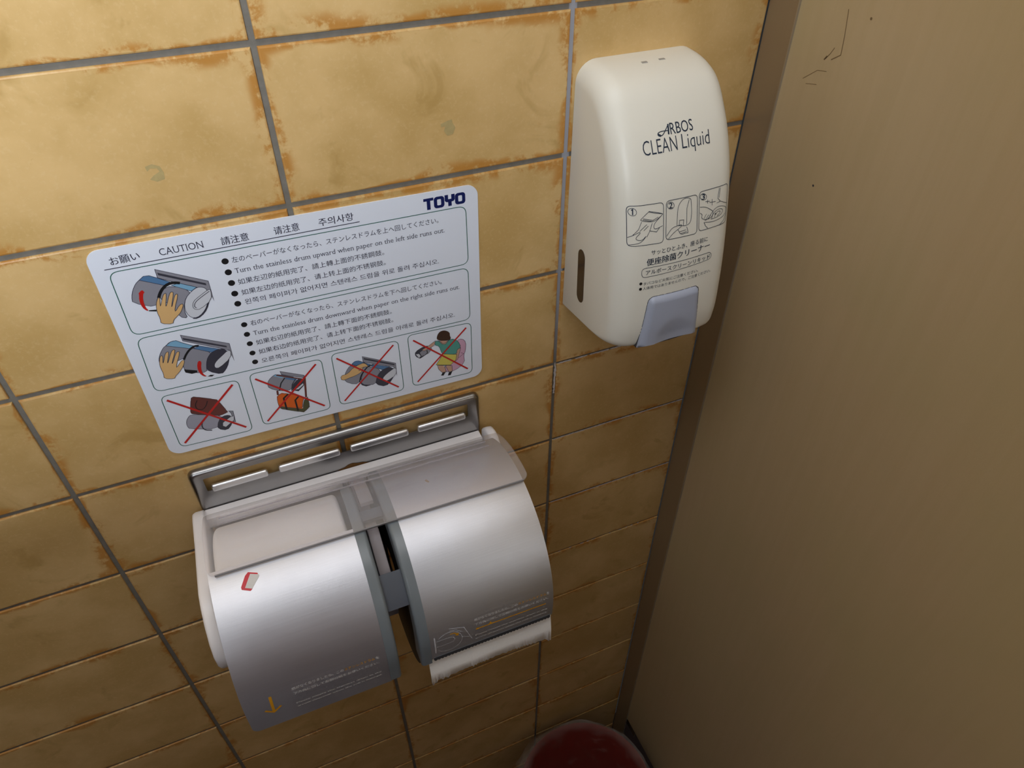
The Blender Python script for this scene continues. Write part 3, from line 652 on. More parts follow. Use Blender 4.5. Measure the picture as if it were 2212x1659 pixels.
["grabbing_hand_pictogram","l","dark",6.3,[[51.15,-58.39],[53.39,-58.17],[52.8,-65.54],[44.78,-69.6],[41.86,-69.11],[41.15,-65.53],[44.86,-62.01],[51.15,-58.39]],0.35],
["grabbing_hand_pictogram","f","skin",7,[[8.3,-52.41],[14.34,-52.08],[19.26,-47.27],[26.63,-45.07],[29.36,-45.93],[31.67,-50.31],[27.54,-49.0],[25.83,-51.2],[25.48,-53.85],[19.46,-56.07],[15.13,-56.5],[8.9,-57.88]],0],
["grabbing_hand_pictogram","l","dark",7.3,[[8.3,-52.41],[14.34,-52.08],[19.26,-47.27],[26.63,-45.07],[29.36,-45.93],[31.67,-50.31],[27.54,-49.0],[25.83,-51.2],[25.48,-53.85],[19.46,-56.07],[15.13,-56.5],[8.9,-57.88],[8.3,-52.41]],0.35],
["grabbing_hand_pictogram","l","dark",7.5,[[21.03,-44.65],[20.73,-46.83],[22.54,-46.49],[23.74,-45.51]],0.31],
["grabbing_hand_pictogram","l","dark",7.5,[[25.83,-51.2],[22.86,-52.08],[24.57,-49.88],[27.54,-49.0]],0.31],
["grabbing_hand_pictogram","l","red",8,[[7.92,-34.29],[53.55,-79.34]],1.38],
["grabbing_hand_pictogram","l","red",8,[[7.93,-79.11],[53.37,-34.61]],1.38],
["leaning_person_pictogram","f","pink",1,[[106.43,-45.67],[111.08,-45.2],[114.4,-49.88],[113.69,-59.05],[111.99,-62.34],[112.43,-72.12],[102.63,-77.82],[94.79,-76.27],[94.33,-70.28],[103.29,-63.47],[106.79,-55.07]],0],
["leaning_person_pictogram","l","dark",1.3,[[106.43,-45.67],[111.08,-45.2],[114.4,-49.88],[113.69,-59.05],[111.99,-62.34],[112.43,-72.12],[102.63,-77.82],[94.79,-76.27],[94.33,-70.28],[103.29,-63.47],[106.79,-55.07],[106.43,-45.67]],0.35],
["leaning_person_pictogram","l","dark",2,[[109.34,-59.62],[112.03,-61.4],[107.17,-64.68]],0.31],
["leaning_person_pictogram","f","dark",2,[[70.4,-46.79],[77.73,-43.53],[82.19,-43.96],[84.96,-47.54],[84.03,-50.03],[75.38,-54.8],[73.68,-55.21],[70.02,-51.28]],0],
["leaning_person_pictogram","f","grey",2.5,[[74.33,-48.91],[78.26,-46.44],[84.31,-45.97],[84.9,-48.44],[81.62,-52.07],[75.52,-52.98]],0],
["leaning_person_pictogram","f","white",3,[[70.9,-49.71],[73.49,-50.04],[74.78,-52.75],[73.17,-54.12]],0],
["leaning_person_pictogram","l","black",3,[[80.39,-48.18],[80.69,-51.32],[78.71,-52.57]],0.75],
["leaning_person_pictogram","f","face",3,[[88.05,-40.7],[81.39,-44.63],[76.0,-46.67],[78.12,-48.41],[87.39,-45.06]],0],
["leaning_person_pictogram","l","dark",3.3,[[88.05,-40.7],[81.39,-44.63],[76.0,-46.67],[78.12,-48.41],[87.39,-45.06],[88.05,-40.7]],0.35],
["leaning_person_pictogram","f","face",4,[[90.63,-41.47],[99.62,-43.66],[96.4,-46.83],[93.77,-46.05]],0],
["leaning_person_pictogram","l","dark",4.3,[[90.63,-41.47],[99.62,-43.66],[96.4,-46.83],[93.77,-46.05],[90.63,-41.47]],0.35],
["leaning_person_pictogram","f","face",3,[[106.41,-54.96],[109.55,-54.5],[106.33,-65.85],[103.89,-67.5],[103.2,-65.36]],0],
["leaning_person_pictogram","l","dark",3.3,[[106.41,-54.96],[109.55,-54.5],[106.33,-65.85],[103.89,-67.5],[103.2,-65.36],[106.41,-54.96]],0.35],
["leaning_person_pictogram","f","face",3,[[88.3,-66.91],[94.41,-68.85],[95.56,-76.52],[92.41,-76.49],[89.18,-71.54]],0],
["leaning_person_pictogram","l","dark",3.3,[[88.3,-66.91],[94.41,-68.85],[95.56,-76.52],[92.41,-76.49],[89.18,-71.54],[88.3,-66.91]],0.35],
["leaning_person_pictogram","f","face",3,[[95.18,-69.09],[100.97,-70.93],[101.06,-77.32],[97.89,-77.28]],0],
["leaning_person_pictogram","l","dark",3.3,[[95.18,-69.09],[100.97,-70.93],[101.06,-77.32],[97.89,-77.28],[95.18,-69.09]],0.35],
["leaning_person_pictogram","f","teal",4,[[88.05,-40.7],[92.09,-42.35],[94.9,-46.39],[101.21,-42.31],[107.19,-45.89],[109.95,-54.15],[106.0,-55.3],[105.78,-60.43],[93.95,-56.32],[92.52,-54.48],[91.05,-47.07],[87.24,-45.02]],0],
["leaning_person_pictogram","l","dark",4.3,[[88.05,-40.7],[92.09,-42.35],[94.9,-46.39],[101.21,-42.31],[107.19,-45.89],[109.95,-54.15],[106.0,-55.3],[105.78,-60.43],[93.95,-56.32],[92.52,-54.48],[91.05,-47.07],[87.24,-45.02],[88.05,-40.7]],0.35],
["leaning_person_pictogram","f","yellow",5,[[93.95,-56.32],[105.78,-60.43],[104.75,-65.84],[99.83,-70.09],[87.19,-66.08]],0],
["leaning_person_pictogram","l","dark",5.3,[[93.95,-56.32],[105.78,-60.43],[104.75,-65.84],[99.83,-70.09],[87.19,-66.08],[93.95,-56.32]],0.35],
["leaning_person_pictogram","f","hair",5,[[89.15,-41.03],[89.88,-35.38],[92.7,-32.18],[97.18,-32.57],[100.78,-35.84],[100.6,-39.4],[101.63,-41.52],[100.37,-43.88]],0],
["leaning_person_pictogram","f","black",4,[[90.7,-78.88],[92.44,-76.0],[95.2,-75.92],[93.02,-79.64]],0],
["leaning_person_pictogram","f","black",4,[[96.76,-80.86],[97.87,-77.76],[101.06,-77.32],[99.28,-81.19]],0],
["leaning_person_pictogram","l","red",8,[[69.7,-34.84],[114.99,-79.03]],1.38],
["leaning_person_pictogram","l","red",8,[[70.03,-79.16],[114.92,-34.94]],1.38],
["heading","l","ink",1,[[-120.22,76.22],[41.04,76.77]],0.55],
["upper_instruction_panel","d","black",1,[[-50.48,66.4]],2.25],
["upper_instruction_panel","d","black",1,[[-50.48,57.95]],2.25],
["upper_instruction_panel","d","black",1,[[-50.43,49.47]],2.25],
["upper_instruction_panel","d","black",1,[[-50.37,40.88]],2.25],
["upper_instruction_panel","d","black",1,[[-50.36,32.49]],2.25],
["lower_instruction_panel","d","black",1,[[-50.18,14.47]],2.1],
["lower_instruction_panel","d","black",1,[[-50.23,5.9]],2.1],
["lower_instruction_panel","d","black",1,[[-50.14,-2.59]],2.1],
["lower_instruction_panel","d","black",1,[[-50.2,-11.22]],2.1],
["lower_instruction_panel","d","black",1,[[-50.17,-19.63]],2.1]],"T":[["heading","お願い",[-115.5,78.77],[-98.25,79.51],6.3,0.012,0],
["heading","CAUTION",[-86.77,78.97],[-60.19,79.13],7.0,0,1],
["heading","請注意",[-49.44,78.61],[-32.22,78.77],6.3,0.012,0],
["heading","请注意",[-15.82,79.01],[0.6,79.15],6.3,0.012,0],
["heading","주의사항",[13.62,79.14],[37.33,79.28],6.3,0.012,0],
["upper_instruction_panel","左のペーパーがなくなったら、ステンレスドラムを上へ回してください。",[-46.31,64.55],[97.31,64.69],4.9,0,0],
["upper_instruction_panel","Turn the stainless drum upward when paper on the left side runs out.",[-46.24,56.12],[101.4,55.84],5.4,0,1],
["upper_instruction_panel","如果左辺的紙用完了、請上轉上面的不銹鋼鼓。",[-46.28,47.33],[55.21,47.73],4.9,0,0],
["upper_instruction_panel","如果左边的纸用完了、请上转上面的不锈钢鼓。",[-46.0,38.72],[55.4,39.28],4.9,0,0],
["upper_instruction_panel","왼쪽의 페이퍼가 없어지면 스텐레스 드럼을 위로 돌려 주십시오.",[-45.48,30.91],[95.64,30.9],4.9,0,0],
["lower_instruction_panel","右のペーパーがなくなったら、ステンレスドラムを下へ回してください。",[-45.92,12.66],[96.71,12.33],4.9,0,0],
["lower_instruction_panel","Turn the stainless drum downward when paper on the right side runs out.",[-45.89,3.81],[110.82,4.15],5.4,0,1],
["lower_instruction_panel","如果右辺的紙用完了、請上轉下面的不銹鋼鼓。",[-45.77,-4.84],[55.38,-4.3],4.9,0,0],
["lower_instruction_panel","如果右边的纸用完了、请上转下面的不锈钢鼓。",[-45.74,-13.34],[55.74,-12.42],4.9,0,0],
["lower_instruction_panel","오른쪽의 페이퍼가 없어지면 스텐레스 드럼을 아래로 돌려 주십시오.",[-45.58,-21.84],[105.83,-21.2],4.9,0,0]],"DA":[["navy",0.4,[[-41.65,-111.45],[-41.58,-110.53],[-41.34,-109.78],[-40.93,-109.2],[-40.35,-108.79],[-39.61,-108.54],[-38.69,-108.46],[-18.47,-108.57],[-17.55,-108.65],[-16.8,-108.91],[-16.21,-109.33],[-15.78,-109.91],[-15.52,-110.66],[-15.42,-111.58],[-15.09,-133.51],[-15.16,-134.43],[-15.39,-135.17],[-15.8,-135.75],[-16.38,-136.16],[-17.12,-136.41],[-18.04,-136.48],[-38.34,-136.28],[-39.26,-136.19],[-40.01,-135.93],[-40.6,-135.51],[-41.02,-134.92],[-41.28,-134.17],[-41.38,-133.25],[-41.65,-111.45]]],
["navy",0.4,[[-13.4,-111.14],[-13.33,-110.22],[-13.1,-109.47],[-12.69,-108.89],[-12.11,-108.47],[-11.37,-108.22],[-10.45,-108.13],[8.83,-108.05],[9.75,-108.13],[10.51,-108.38],[11.1,-108.79],[11.54,-109.37],[11.81,-110.12],[11.92,-111.04],[12.61,-132.52],[12.55,-133.44],[12.32,-134.18],[11.93,-134.76],[11.36,-135.17],[10.61,-135.41],[9.7,-135.49],[-10.03,-135.25],[-10.95,-135.16],[-11.7,-134.9],[-12.29,-134.48],[-12.72,-133.89],[-12.98,-133.14],[-13.08,-132.22],[-13.4,-111.14]]],
["navy",0.4,[[13.48,-109.82],[13.53,-108.9],[13.76,-108.15],[14.15,-107.57],[14.72,-107.15],[15.47,-106.9],[16.38,-106.82],[37.06,-106.78],[37.98,-106.87],[38.74,-107.12],[39.33,-107.53],[39.77,-108.11],[40.04,-108.86],[40.15,-109.78],[40.82,-131.44],[40.76,-132.36],[40.54,-133.11],[40.14,-133.69],[39.57,-134.11],[38.82,-134.36],[37.91,-134.45],[17.28,-134.49],[16.36,-134.41],[15.6,-134.16],[15.01,-133.75],[14.57,-133.17],[14.3,-132.42],[14.18,-131.5],[13.48,-109.82]]],
["navy",0.35,[[-30.98,-156.97],[-30.95,-155.93],[-30.73,-155.08],[-30.3,-154.42],[-29.67,-153.94],[-28.84,-153.64],[-27.81,-153.53],[24.05,-152.79],[25.1,-152.87],[25.98,-153.14],[26.69,-153.6],[27.23,-154.25],[27.6,-155.09],[27.8,-156.12],[27.67,-154.87],[27.68,-155.91],[27.49,-156.76],[27.08,-157.44],[26.47,-157.94],[25.65,-158.25],[24.62,-158.39],[-27.32,-160.56],[-28.37,-160.51],[-29.24,-160.26],[-29.93,-159.82],[-30.45,-159.18],[-30.79,-158.34],[-30.95,-157.31],[-30.98,-156.97]]],
["navy",0.35,[[-35.4,-112.8],[-35.49,-113.45],[-35.76,-114.03],[-36.2,-114.51],[-36.76,-114.84],[-37.41,-115.02],[-38.11,-115.03],[-38.8,-114.86],[-39.45,-114.54],[-40.0,-114.07],[-40.42,-113.5],[-40.68,-112.85],[-40.77,-112.19],[-40.67,-111.54],[-40.4,-110.96],[-39.97,-110.48],[-39.42,-110.14],[-38.77,-109.97],[-38.08,-109.96],[-37.38,-110.12],[-36.73,-110.45],[-36.18,-110.92],[-35.75,-111.49],[-35.48,-112.14],[-35.4,-112.8]]],
["navy",0.35,[[-7.14,-112.05],[-7.22,-112.65],[-7.49,-113.17],[-7.92,-113.59],[-8.48,-113.86],[-9.13,-113.99],[-9.84,-113.95],[-10.55,-113.76],[-11.2,-113.41],[-11.77,-112.95],[-12.21,-112.39],[-12.49,-111.78],[-12.59,-111.16],[-12.5,-110.57],[-12.24,-110.05],[-11.82,-109.63],[-11.27,-109.35],[-10.62,-109.22],[-9.92,-109.26],[-9.21,-109.45],[-8.55,-109.79],[-7.98,-110.26],[-7.53,-110.82],[-7.25,-111.43],[-7.14,-112.05]]],
["navy",0.35,[[19.82,-111.33],[19.75,-111.87],[19.5,-112.34],[19.07,-112.7],[18.51,-112.92],[17.84,-113.0],[17.12,-112.92],[16.39,-112.69],[15.71,-112.34],[15.12,-111.87],[14.66,-111.33],[14.36,-110.75],[14.24,-110.16],[14.31,-109.62],[14.56,-109.15],[14.98,-108.79],[15.53,-108.56],[16.19,-108.48],[16.91,-108.56],[17.63,-108.78],[18.32,-109.14],[18.92,-109.61],[19.39,-110.15],[19.69,-110.74],[19.82,-111.33]]],
["navy",0.35,[[-26.21,-113.11],[-16.25,-115.84],[-15.95,-116.66],[-22.8,-121.13],[-32.58,-118.77],[-32.3,-117.68],[-26.21,-113.11]]],
["navy",0.35,[[-30.65,-117.63],[-23.38,-119.66]]],
["navy",0.35,[[-30.93,-118.37],[-23.49,-120.52]]],
["navy",0.35,[[-23.38,-119.66],[-19.4,-117.93]]],
["navy",0.35,[[-16.24,-116.61],[-20.52,-120.33],[-22.51,-122.63],[-22.78,-125.19],[-21.06,-126.23],[-15.86,-124.43]]],
["navy",0.35,[[-25.9,-126.56],[-20.47,-128.15],[-18.18,-125.37]]],
["navy",0.35,[[-31.76,-119.54],[-33.97,-124.7],[-37.82,-128.41]]],
["navy",0.35,[[-23.93,-121.64],[-25.61,-126.87],[-27.86,-130.75]]],
["navy",0.35,[[-41.08,-130.13],[-37.82,-128.67],[-33.15,-126.37],[-32.6,-127.48],[-35.64,-129.98],[-35.65,-131.83],[-31.22,-132.93],[-27.86,-129.43],[-30.11,-132.55],[-32.89,-134.3],[-35.64,-134.76],[-40.81,-135.49]]],
["navy",0.35,[[-27.87,-121.87],[-30.66,-124.09],[-33.15,-126.11]]],
["navy",0.35,[[-26.75,-123.06],[-30.1,-125.98]]],
["navy",0.35,[[-26.77,-113.39],[-22.84,-114.65],[-16.65,-116.04]]],
["navy",0.35,[[-4.48,-126.66],[-4.42,-115.75],[-3.01,-111.39],[0.57,-108.46],[5.54,-109.12],[6.86,-111.16],[7.68,-125.35],[3.64,-128.22],[-3.87,-126.5]]],
["navy",0.35,[[3.61,-127.15],[3.25,-115.61],[4.95,-110.29]]],
["navy",0.35,[[-2.66,-125.94],[-2.42,-123.11],[0.99,-123.38],[0.8,-127.65]]],
["navy",0.35,[[-12.51,-132.61],[-8.71,-127.47],[-4.48,-126.66],[-0.8,-126.29],[-0.46,-127.41],[-3.8,-129.41],[-7.42,-131.39],[-10.96,-134.77]]],
["navy",0.35,[[-3.5,-129.47],[-1.23,-133.62],[3.79,-133.03],[5.4,-133.63],[3.66,-128.75]]],
["navy",0.35,[[-2.22,-131.3],[3.09,-130.86]]],
["navy",0.35,[[-1.56,-132.76],[3.76,-132.22]]],
["navy",0.35,[[20.94,-113.53],[21.08,-116.16]]],
["navy",0.35,[[18.98,-114.51],[22.91,-115.01]]],
["navy",0.35,[[25.03,-113.92],[25.29,-118.42]]],
["navy",0.35,[[22.75,-115.86],[28.29,-116.39]]],
["navy",0.35,[[31.19,-107.55],[30.27,-114.6],[32.94,-117.33],[29.43,-117.81]]],
["navy",0.35,[[32.26,-107.79],[31.32,-114.59]]],
["navy",0.35,[[33.3,-117.42],[40.12,-120.72]]],
["navy",0.35,[[19.32,-127.88],[22.69,-127.07],[25.24,-123.42],[29.94,-120.3],[35.74,-121.2],[40.39,-124.0],[39.94,-127.64],[34.2,-129.91],[25.66,-130.45],[19.38,-129.07]]],
["navy",0.35,[[25.5,-127.73],[26.69,-124.29],[31.5,-122.27],[35.9,-123.37],[35.41,-126.45],[30.47,-128.15],[24.82,-128.11]]],
["navy",0.35,[[27.94,-127.53],[29.18,-124.89],[32.32,-123.8],[33.84,-124.98],[30.41,-127.33]]],
["navy",0.35,[[18.69,-128.8],[20.2,-131.83],[22.38,-133.96]]],
["navy",0.35,[[39.99,-128.2],[38.05,-132.01],[33.78,-134.14]]],
["navy",0.35,[[14.49,-117.34],[18.83,-118.01],[23.0,-120.26],[27.33,-123.38],[24.79,-127.56],[18.61,-127.19],[15.83,-124.97],[17.07,-123.14],[14.68,-121.56]]],
["navy",0.35,[[18.56,-126.11],[20.44,-123.36]]],
["navy",0.35,[[20.63,-126.85],[22.54,-124.37]]],
["navy",0.35,[[22.69,-127.07],[24.63,-124.86]]],
["navy",0.35,[[27.79,-125.09],[29.94,-125.61]]],
["navy",0.35,[[28.81,-124.54],[28.91,-126.16]]],
["navy",0.55,[[-15.39,-67.65],[-14.48,-68.64],[-12.98,-69.01],[-11.18,-68.22],[-8.58,-65.55],[-6.51,-63.32]]],
["navy",1.15,[[-6.69,-63.2],[-6.94,-65.75],[-7.39,-68.77]]],
["navy",0.5,[[-15.07,-68.28],[-15.49,-67.49],[-14.3,-66.88],[-11.99,-66.55],[-6.55,-66.69]]],
["navy",1.3,[[-15.35,-67.75],[-14.7,-68.42],[-13.32,-68.97]]]],"DT":[["RBOS",[-5.74,-68.97],[12.14,-68.83],9.0,0],
["CLEAN",[-27.65,-78.85],[-1.95,-78.31],12.2,-0.008],
["Liquid",[1.71,-78.07],[24.35,-78.46],12.2,-0.008],
["サッとひとふき、座る前に",[-24.08,-144.14],[23.08,-143.38],4.0,0.014],
["便座除菌クリーナー",[-27.27,-151.62],[25.49,-149.15],5.6,0.03],
["アルボースクリーンリキッド",[-27.73,-158.68],[26.49,-157.52],4.0,0.024],
["タバコなど火気にご注意ください。",[-29.23,-166.61],[16.32,-165.19],2.7,0.0],
["人体用ではありませんので、ご注意ください。",[-29.41,-170.39],[28.52,-168.82],2.7,0.0]]}
S_TILT = 0.0096
sign = empty('instruction_sign', Matrix.Translation((.0018, 0, -.1962)) @ Matrix.Rotation(S_TILT, 4, 'Y'),
             'white multilingual notice with green-framed drawings, stuck to the tiles above the paper holder', 'sign')
def rounded(w, h, r, k=8):
    o = []
    for cx, cz, a0 in ((w - r, h - r, 0), (-w + r, h - r, 90), (-w + r, -h + r, 180), (w - r, -h + r, 270)):
        for i in range(k + 1):
            a = math.radians(a0 + 90 * i / k); o.append((cx + r * math.cos(a), cz + r * math.sin(a)))
    return o
def sign_plate():
    # corner positions differ by a millimetre from a true rectangle, as the sheet is slightly skewed
    out = rounded(.1280, .0896, .0085)
    bm = bmesh.new()
    f = [bm.verts.new((x, -.0010, z + .0006 * (-x / .128))) for x, z in out]; b = [bm.verts.new((x, -.0001, z + .0006 * (-x / .128))) for x, z in out]
    bm.faces.new(f); bm.faces.new(b[::-1]); n = len(out)
    for i in range(n): bm.faces.new((f[i], b[i], b[(i + 1) % n], f[(i + 1) % n]))
    bmesh.ops.recalc_face_normals(bm, faces=bm.faces)
    link('sign_plate', from_bm(bm, 'sign_plate'), [M['sign']], sign, angle=30)
sign_plate()
sfn = lambda x, z, L: (x / 1000, -.00106 - L * .00003, z / 1000)
parts = {}
def part_flat(name):
    if name not in parts: parts[name] = Flat(sfn)
    return parts[name]
DRAW = {}
for ix, (g, kind, col, L, pts, w) in enumerate(ART['A']):
    L += (ix % 40) * .006
    border = kind == 'l' and col == 'green'
    key = g if (border or kind == 'd' or g == 'heading') else (g + '|red_cross' if (col == 'red' and kind == 'l') else g + '|holder_drawing')
    fl = part_flat(key)
    m = M['ink_' + col]
    pts = [tuple(p) for p in pts]
    rnd_ = (kind == 'f' and (col in ('skin', 'face', 'hair', 'teal', 'pink') or (col in ('grey', 'pale', 'dark', 'white', 'red') and len(pts) > 6)))
    if kind == 'f': fl.fill(chaikin(pts, 2 if col in ('skin', 'face', 'hair', 'teal', 'pink') else 1) if rnd_ else pts, m, L)
    elif kind == 'l' and not border and len(pts) > 3:
        if pts[0] == pts[-1]: 
            q = pts[:-1]; src_fill = len(q) > 6
            q = chaikin(q, 1) if src_fill else q; fl.line(q + [q[0]], w, m, L)
        else: fl.line(chaikin(pts, 2, False), w, m, L)
    elif kind == 'l': fl.line(pts, w, m, L)
    else: fl.disc(pts[0], w, m, L)
for g, body, a, b, size, bold, serif in ART['T']:
    fl = part_flat(g if g == 'heading' else g + '|instruction_text')
    fl.text(body, a, b, size, M['ink_ink'], 1, bold or (-.005 if serif else 0), bool(serif))
lab = {'bag_on_top_pictogram': 'brown bag standing on a holder, crossed out in red', 'hanging_bag_pictogram': 'orange bag hung from a holder, crossed out in red',
       'grabbing_hand_pictogram': 'hand gripping a holder, crossed out in red', 'leaning_person_pictogram': 'seated person leaning on a holder, crossed out in red',
       'upper_instruction_panel': 'panel about turning the drum upward', 'lower_instruction_panel': 'panel about turning the drum downward'}
pobj = {}
for key in [k for k in parts if '|' not in k]:
    pobj[key] = parts[key].build('heading_text' if key == 'heading' else key, sign, lab.get(key))
for key in [k for k in parts if '|' in k]:
    g, sub = key.split('|')
    if sub == 'holder_drawing' and g == 'leaning_person_pictogram': sub = 'seated_person_drawing'
    elif sub == 'holder_drawing' and 'bag' in g: sub = 'bag_drawing'
    parts[key].build(sub, pobj[g])
# block-letter logo, top right of the notice
fl = Flat(sfn)
LX0, LX1, LZ0, LZ1 = 87.2, 118.2, 75.9, 84.7
def logo():
    m = M['ink_logo']; h = LZ1 - LZ0; w = (LX1 - LX0) / 4; t = 2.55
    def box(x0, z0, x1, z1): fl.fill([(x0, z0), (x1, z0), (x1, z1), (x0, z1)], m, 1)
    def ring(x0, x1):
        o = [(x + (x0 + x1) / 2, z + (LZ0 + LZ1) / 2) for x, z in rounded((x1 - x0) / 2, h / 2, 2.3, 5)]
        i = [(x + (x0 + x1) / 2, z + (LZ0 + LZ1) / 2) for x, z in rounded((x1 - x0) / 2 - 2.45, h / 2 - 2.1, .7, 5)]
        n = len(o); fl.tri(o + i, [q for k in range(n) for q in ((k, (k + 1) % n, n + (k + 1) % n), (k, n + (k + 1) % n, n + k))], m, 1)
    x = LX0
    box(x, LZ1 - 2.1, x + 7.4, LZ1); box(x + 2.4, LZ0, x + 5.0, LZ1 - 2.1)
    ring(x + 7.6, x + 15.4)
    a = x + 15.7
    fl.fill([(a, LZ1), (a + 2.6, LZ1), (a + 2.6, LZ0 + 5.4), (a + 5.0, LZ0 + 5.4), (a + 5.0, LZ1), (a + 7.6, LZ1), (a + 7.6, LZ0 + 4.6), (a + 6.6, LZ0 + 3.4), (a + 5.1, LZ0 + 3.2), (a + 5.1, LZ0), (a + 2.5, LZ0), (a + 2.5, LZ0 + 3.2), (a + 1.0, LZ0 + 3.4), (a, LZ0 + 4.6)], m, 1)
    ring(x + 23.4, x + 31.2)
logo()
fl.build('company_logo', sign, 'bold dark blue block lettering')

# ------------------------------------------------------------------ seat-cleaner dispenser
XC, HW, BUL = .2535, .0485, .07
PROF = [(0, -.034), (.012, -.0345), (.024, -.037), (.035, -.0425), (.045, -.0535), (.058, -.0735), (.0695, -.101), (.077, -.134), (.082, -.163), (.085, -.195), (.085, -.212), (.0815, -.2225), (.066, -.2285), (.03, -.233), (0, -.2365)]
def catmull(P, k):
    o = []
    for i in range(len(P) - 1):
        p0, p1, p2, p3 = Vector(P[max(i - 1, 0)]), Vector(P[i]), Vector(P[i + 1]), Vector(P[min(i + 2, len(P) - 1)])
        for j in range(k):
            t = j / k
            o.append(.5 * ((2 * p1) + (p2 - p0) * t + (2 * p0 - 5 * p1 + 4 * p2 - p3) * t * t + (3 * p1 - p0 - 3 * p2 + p3) * t ** 3))
    o.append(Vector(P[-1]))
    return o
def depth(x, z):
    s = min(1.0, abs((x - XC) / HW))
    zs = [p[1] for p in PROF[:11]]
    if z <= zs[-1]: d = PROF[10][0]
    elif z >= zs[0]: d = 0
    else:
        for i in range(10):
            if zs[i] >= z >= zs[i + 1]:
                d = PROF[i][0] + (PROF[i + 1][0] - PROF[i][0]) * (zs[i] - z) / (zs[i] - zs[i + 1]); break
    return d * (1 + BUL * (1 - s * s))
disp = empty('soap_dispenser', Matrix.Translation((XC, 0, -.233)),
             'cream wall-mounted seat cleaner dispenser with navy print and grey push button, by the corner', 'dispenser')
def dispenser_body():
    P = catmull(PROF, 5); n = len(P); R = .0150
    N = []
    for i in range(n):
        t = (P[min(i + 1, n - 1)] - P[max(i - 1, 0)]).normalized()
        N.append(Vector((-t.y, t.x)))      # outward in (depth, z)
    N[0] = Vector((0, 1)); N[-1] = Vector((0, -1))
    colsx = []
    for j in range(9):
        a = math.pi / 2 * (1 - j / 8); colsx.append((-(HW - R) - R * math.sin(a), R * (1 - math.cos(a))))
    for j in range(1, 12): colsx.append((-(HW - R) + (2 * (HW - R)) * j / 12, 0))
    for j in range(9):
        a = math.pi / 2 * j / 8; colsx.append(((HW - R) + R * math.sin(a), R * (1 - math.cos(a))))
    v, f = [], []
    C = len(colsx)
    for i in range(n):
        for (x, off) in colsx:
            s = min(1, abs(x) / HW); k = 1 + BUL * (1 - s * s)
            lim = min(1.0, P[i].x / .03)
            w = off / R; d = P[i].x * k * (1 - .17 * w); z = P[i].y + (-.135 - P[i].y) * (.15 if P[i].y > -.135 else .035) * w
            v.append((XC + x, -max(d, .0), z))
    for i in range(n - 1):
        for j in range(C - 1):
            a = i * C + j; f.append((a, a + 1, a + C + 1, a + C))
    # flat side walls
    f.append([i * C for i in range(n)]); f.append([i * C + C - 1 for i in range(n)][::-1])
    me = pydata('body', v, f)
    bm = bmesh.new(); bm.from_mesh(me); bmesh.ops.remove_doubles(bm, verts=bm.verts, dist=1e-6); bmesh.ops.recalc_face_normals(bm, faces=bm.faces)
    bm.to_mesh(me); bm.free()
    return link('body', me, [M['cream']], disp, disp, True, 40)
body = dispenser_body()
from mathutils.bvhtree import BVHTree
_bv = BVHTree.FromPolygons([v.co.copy() for v in body.data.vertices], [tuple(p.vertices) for p in body.data.polygons])
def front(x, z):
    """depth of the moulded front at wall position (x, z)"""
    h = _bv.ray_cast(Vector((x - XC, -.3, z + .233)), Vector((0, 1, 0)))[0]
    return -h.y if h is not None and -h.y > .02 else depth(x, z)
BTN = [(-23.9, -177.6), (18.6, -177.2), (22.6, -220.5), (-29.4, -221.5)]
def button_patch(name, grow, lift, m, parent, kx=18, kz=18, dish=True, rad=.05):
    v, f = [], []
    TL, TR, BR, BL = [Vector((p[0] / 1000, p[1] / 1000)) for p in BTN]
    c = (TL + TR + BR + BL) / 4
    TL, TR, BR, BL = [p + (p - c).normalized() * grow for p in (TL, TR, BR, BL)]
    def P(u, w, off):
        q = (TL * (1 - u) + TR * u) * (1 - w) + (BL * (1 - u) + BR * u) * w
        z = q.y
        d = front(XC + q.x, max(z, -.2105)) + off
        return (XC + q.x, -d, z)
    for i in range(kz + 1):
        for j in range(kx + 1):
            u, w = j / kx, i / kz
            # round the corners in plan and the rim in section
            e = min(u, 1 - u, w * 1.0, (1 - w) * 1.0)
            uu, ww = u, w
            cu = .10
            if u < cu and w < cu: r = math.hypot(cu - u, cu - w); sc = min(1, cu / max(r, 1e-6)); uu, ww = cu - (cu - u) * sc, cu - (cu - w) * sc
            if u > 1 - cu and w < cu: r = math.hypot(u - 1 + cu, cu - w); sc = min(1, cu / max(r, 1e-6)); uu, ww = 1 - cu + (u - 1 + cu) * sc, cu - (cu - w) * sc
            off = lift * min(1.0, math.sqrt(max(0, e) / rad)) if lift > 0 else lift
            if dish:
                # thumb rest pressed into the lower half
                rr = math.hypot((u - .55) / .33, (w - .95) / .48)
                off -= .0022 * max(0.0, 1 - rr * rr) * (1 if rr < 1 else 0)
                off += .0012 * w * w
            v.append(P(uu, ww, off))
    for i in range(kz):
        for j in range(kx):
            a = i * (kx + 1) + j; f.append((a, a + 1, a + kx + 2, a + kx + 1))
    # skirt back into the body
    ring = [j for j in range(kx + 1)] + [(i + 1) * (kx + 1) - 1 for i in range(1, kz + 1)] + [kz * (kx + 1) + j for j in range(kx - 1, -1, -1)] + [i * (kx + 1) for i in range(kz - 1, 0, -1)]
    b = len(v)
    for r in ring: v.append((v[r][0], v[r][1] + .012, v[r][2]))
    n = len(ring)
    for i in range(n): f.append((ring[i], b + i, b + (i + 1) % n, ring[(i + 1) % n]))
    me = pydata(name, v, f)
    bm = bmesh.new(); bm.from_mesh(me); bmesh.ops.recalc_face_normals(bm, faces=bm.faces); bm.to_mesh(me); bm.free()
    return link(name, me, [m], parent, disp, True, 50)
seam = button_patch('button_gap', .0006, .0004, M['seam'], disp, dish=False, rad=.5)
btn = button_patch('push_button', 0, .0030, M['button'], disp)
